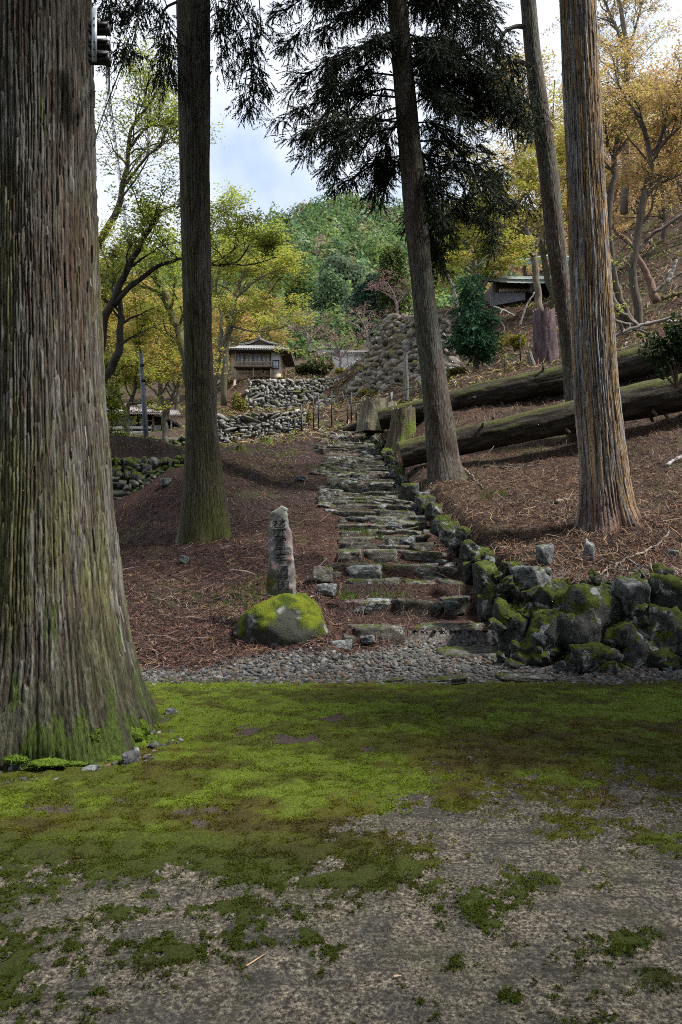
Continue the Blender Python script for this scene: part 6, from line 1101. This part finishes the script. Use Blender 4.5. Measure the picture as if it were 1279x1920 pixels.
# lodge at lower left
D_ = 34.0; ld = empty('lodge', P(245, 822, D_), 'low tiled lodge with white balcony boards behind the left maples', 'building')
bpart('wall', [pbox(150, 300, 772, 808, D_ + 1.2, 4)], M_darkwood, ld); bpart('plaster_panel', [pbox(287, 300, 797, 815, D_ + .9, .2)], M_white, ld)
for px0 in (203, 222, 240, 262): wdw = bpart('window', [pbox(px0, px0 + 16, 779, 798, D_ + 1.1, .07)], M_oldwood, ld); bpart('pane', [pbox(px0 + 1, px0 + 7.5, 780, 797, D_ + 1.05, .03), pbox(px0 + 8.5, px0 + 15, 780, 797, D_ + 1.05, .03)], M_skyglass, wdw)
bpart('balcony_board', [pbox(205, 284, 799, 804.5, D_ + .2, .06)], M_white, ld); bpart('balcony_board', [pbox(205, 284, 808, 814.5, D_ + .2, .06)], M_white, ld); bpart('balcony_floor', [pbox(200, 286, 815, 817, D_ + .1, 1.1)], M_oldwood, ld)
for px in (208, 226, 246, 265, 283): bpart('post', [pbox(px, px + 1.8, 796, 829, D_ + .27, .1)], M_oldwood, ld)
bpart('post', [pbox(286, 288.5, 778, 830, D_ + .4, .12)], M_oldwood, ld); bpart('post', [pbox(320, 322, 786, 820, D_ + .4, .1)], M_white, ld); bpart('cross_beam', [pbox(286, 330, 776, 780, D_ + .4, .12)], M_cream, ld)
mb = MB(); a0, a1 = P(140, 771, D_ - .4), P(300, 774, D_ - .4); c0, c1 = P(140, 748, D_) + (0, 2.2, 0), P(272, 749, D_) + (0, 2.2, 0); roof_plane(mb, a0, a1, c1, c0, 40); roof_plane(mb, a1, a1 + (0, 4.6, 0), c1 + (0, .02, 0), c1, 16); roof_plane(mb, a1 + (0, 4.6, 0), a0 + (0, 4.6, 0), c0, c1, 40); rf = mb.build('roof', M_tile2, ld); mb = MB(); tube(mb, [c0 + (0, 0, .05), c1 + (0, 0, .05)], .11, 8); mb.build('ridge', M_tile2, rf, True)
mb = MB(); roof_plane(mb, P(296, 780, D_ - .2), P(342, 778, D_ - .2), P(335, 770, D_ + 1), P(300, 770, D_ + 1), 10, .06); mb.build('porch_roof', M_tile2, ld)
wall('garden_wall', 'low mossy stone edging on the terrace below the lodge', [P(200, 846, 27), P(352, 846, 27), P(352, 818, 27.4), P(200, 822, 27.4)], M_dark, 4, .34, 6, dep=.3)
# hall under the trees, upper right
A_ = 48.0; hl = empty('temple_hall', P(985, 575, A_), 'hall with curved pale green roof half hidden by yellow maples', 'building')
bpart('wall', [pbox(930, 1100, 520, 580, A_ + 1.5, 4)], M_darkwood, hl)
mb = MB()
for i in range(20): a = P(919 + i * 3.3, 573 - i * .25, A_)[0]; b2 = P(919 + (i + 1) * 3.3, 0, A_)[0]; z0, z1 = P(0, 574 - i * .6, A_)[2], P(0, 549, A_)[2]; m2 = (a + b2) / 2; mb.add(np.array([(a, A_, z0), (m2, A_ - .05, z0), (b2, A_, z0), (a, A_, z1), (m2, A_ - .05, z1), (b2, A_, z1)]), [(0, 1, 4, 3), (1, 2, 5, 4)])
mb.build('siding', M_sid, hl); bpart('beam', [pbox(938, 1010, 541, 546, A_ + .6, .25)], M_cream, hl); bpart('post', [pbox(995, 1000, 533, 548, A_ + .5, .18)], M_white, hl); bpart('beam', [pbox(905, 1060, 520, 527, A_ + .5, .3)], M_darkwood, hl)
def curved_roof(parent):
    nu, nv = 60, 10; V = []
    for j in range(nv):
        for i in range(nu):
            u = i / (nu - 1); v = j / (nv - 1); px = lerp(lerp(893, 1130, u), lerp(935, 1110, u), v); sw = 10 * (abs(u - .5) * 2) ** 3; py = lerp(524 - sw * .9, 486 - 4 * abs(math.sin(u * 2)) , v ** .75) ; p = P(px, py, A_ - 1.2); p[1] += v * 3.8; p[2] += .035 * abs(math.sin(u * 60)); V.append(p)
    top = np.array(V); idx = np.arange(nu * nv).reshape(nv, nu); Q = np.stack([idx[:-1, :-1], idx[:-1, 1:], idx[1:, 1:], idx[1:, :-1]], -1).reshape(-1, 4); bot = top - (0, 0, .25); N = len(top); mobj('roof', np.vstack([top, bot]), np.vstack([Q, Q[:, ::-1] + N, np.stack([idx[0, :-1], idx[0, 1:], idx[0, 1:] + N, idx[0, :-1] + N], -1)]), M_green, parent, smooth=False)
    for k in range(3): mb = MB(); tube(mb, spline([P(925 + 4 * k, 494 - 2 * k, A_ + 2.6), P(985, 494 - 3 * k, A_ + 2.7), P(1030, 487 - 3 * k, A_ + 2.8), P(1090, 492 - 3 * k, A_ + 2.8)], 14), .12, 6); mb.build('ridge', M_green, parent, True)
curved_roof(hl)

# ------------------------------------------------------------------ railing, pole, cables
def railing(label, posts, rails, d_of, seed=0):
    root = empty('metal_railing', P(posts[0][0], posts[0][2], d_of(posts[0][0])), label, 'railing')
    for px, y0, y1 in posts: d = d_of(px); mb = MB(); tube(mb, [P(px, y0, d), P(px, y1 + 3, d)], .028, 6); mb.build('post', M_rail, root)
    for pl in rails: mb = MB(); tube(mb, [P(px, py, d_of(px)) for px, py in pl], .020, 6); mb.build('rail', M_rail, root)
railing('black pipe railing at the head of the long stairs', [(588, 735, 816), (597, 738, 800), (622, 733, 800), (652, 748, 800), (659, 735, 800)], [[(588, 748), (622, 745), (659, 742)], [(590, 806), (622, 801), (652, 795)], [(588, 786), (570, 802), (560, 814)]], lambda px: 29.2)
railing('dark wire railing along the low wall below the house', [(541, 790, 818), (553, 784, 816), (565, 757, 812), (567, 786, 816), (532, 795, 818)], [[(530, 797), (553, 793), (567, 790)], [(530, 808), (567, 803)]], lambda px: 29.0)
railing('thin dark railing climbing beside the bastion', [(668, 755, 790), (700, 748, 770), (732, 735, 765)], [[(655, 757), (700, 750), (735, 738), (790, 722)]], lambda px: 29.5)
bpart('stone_kerb', [], M_dark, None) if False else None
log('thin mossy beam lying across the stair head', [(600, 818, 25.8), (640, 808, 25.7), (690, 790, 25.5)], [.10, .12, .13], 21, 16, 40)
up_ = empty('utility_pole', P(277, 862, 20), 'slim blue-grey utility pole behind the dark terrace wall', 'pole')
mb = MB(); tube(mb, [P(277.5, 872, 20), P(270, 755, 20), P(263.5, 658, 20)], [.074, .062, .05], 12); mb.build('shaft', M_pole, up_, True)
for py, px in ((684, 267), (713, 270)): bpart('bracket', [pbox(px - 5, px + 3, py - 2, py + 3, 19.86, .05)], M_blackp, up_)
mb = MB(); tube(mb, [P(263.3, 661, 20), P(263, 655, 20)], .03, 6); mb.build('top_cap', M_blackp, up_)
rk = empty('cable_rack', P(186, 65, 4.95), 'galvanised bar with black insulator clamps fixed to the right of the huge cedar', 'cable rack')
bar = bpart('bar', [pbox(172, 181, 14, 114, 4.95, .012)], M_steel, rk)
for py in (34, 47, 78, 92, 106): mb = MB(); tube(mb, [P(176.5, py, 4.955), P(176.5, py, 4.94)], .006, 8); mb.build('bolt', M_blackp, bar)
for k, (y0, y1) in enumerate([(40, 58), (72, 86), (95, 114)]):
    cl_ = empty('clamp', P(176, y0, 5.0), None, None); cl_.parent = rk; cl_.matrix_parent_inverse = rk.matrix_basis.inverted()
    bpart('clamp_jaw', [pbox(165, 201, y0, y0 + (y1 - y0) * .42, 4.97, .05)], M_blackp, cl_); bpart('clamp_jaw', [pbox(165, 203, y0 + (y1 - y0) * .55, y1, 4.98, .05)], M_blackp, cl_); bpart('clamp_end', [pbox(198, 204, y0 + 3, y1 + 2, 4.972, .045)], M_blackp, cl_)
def cable(label, pts, r0, mat=M_blackp):
    mb = MB(); tube(mb, spline([P(*q) for q in pts], 30), r0, 6); mb.build('overhead_cable', mat, None, True, label=label, cat='cable')
cable('black cable running diagonally down to the huge cedar', [(275, -20, 5.2), (262, 20, 5.2), (250, 75, 5.2), (226, 130, 5.2), (205, 185, 5.2), (188, 230, 5.15), (176, 275, 5.1)], .0045)
cable('thin parallel cable beside the diagonal one', [(285, -20, 5.3), (270, 30, 5.3), (240, 105, 5.3), (210, 185, 5.3), (192, 235, 5.2), (177, 262, 5.1)], .0022)
for i, (px, py) in enumerate([(215, 165), (196, 222)]):
    t = np.linspace(-.4 if i == 0 else 0, 2 * np.pi * (.55 if i == 0 else 1), 20); c0 = P(px, py, 5.18); mb = MB(); tube(mb, np.stack([c0[0] + .016 * np.sin(t + 1.6), np.full(20, 5.18), c0[2] - .022 * np.cos(t + 1.6)], -1), .0035, 6); mb.build('cable_loop', M_blackp, None, True, label='half-open cable loop, upper of two' if i == 0 else 'closed cable loop, lower of two', cat='cable')
for i in range(3): cable(['left', 'middle', 'right'][i] + ' strand of three thin wires from the rack to the pole', [(199 + 2.5 * i, 112, 5.0), (204 + 2.5 * i, 200, 8), (222 + 2 * i, 330, 12), (243 + 2 * i, 500, 16), (262 + i, 662, 19.9)], .0035 + .001 * i)
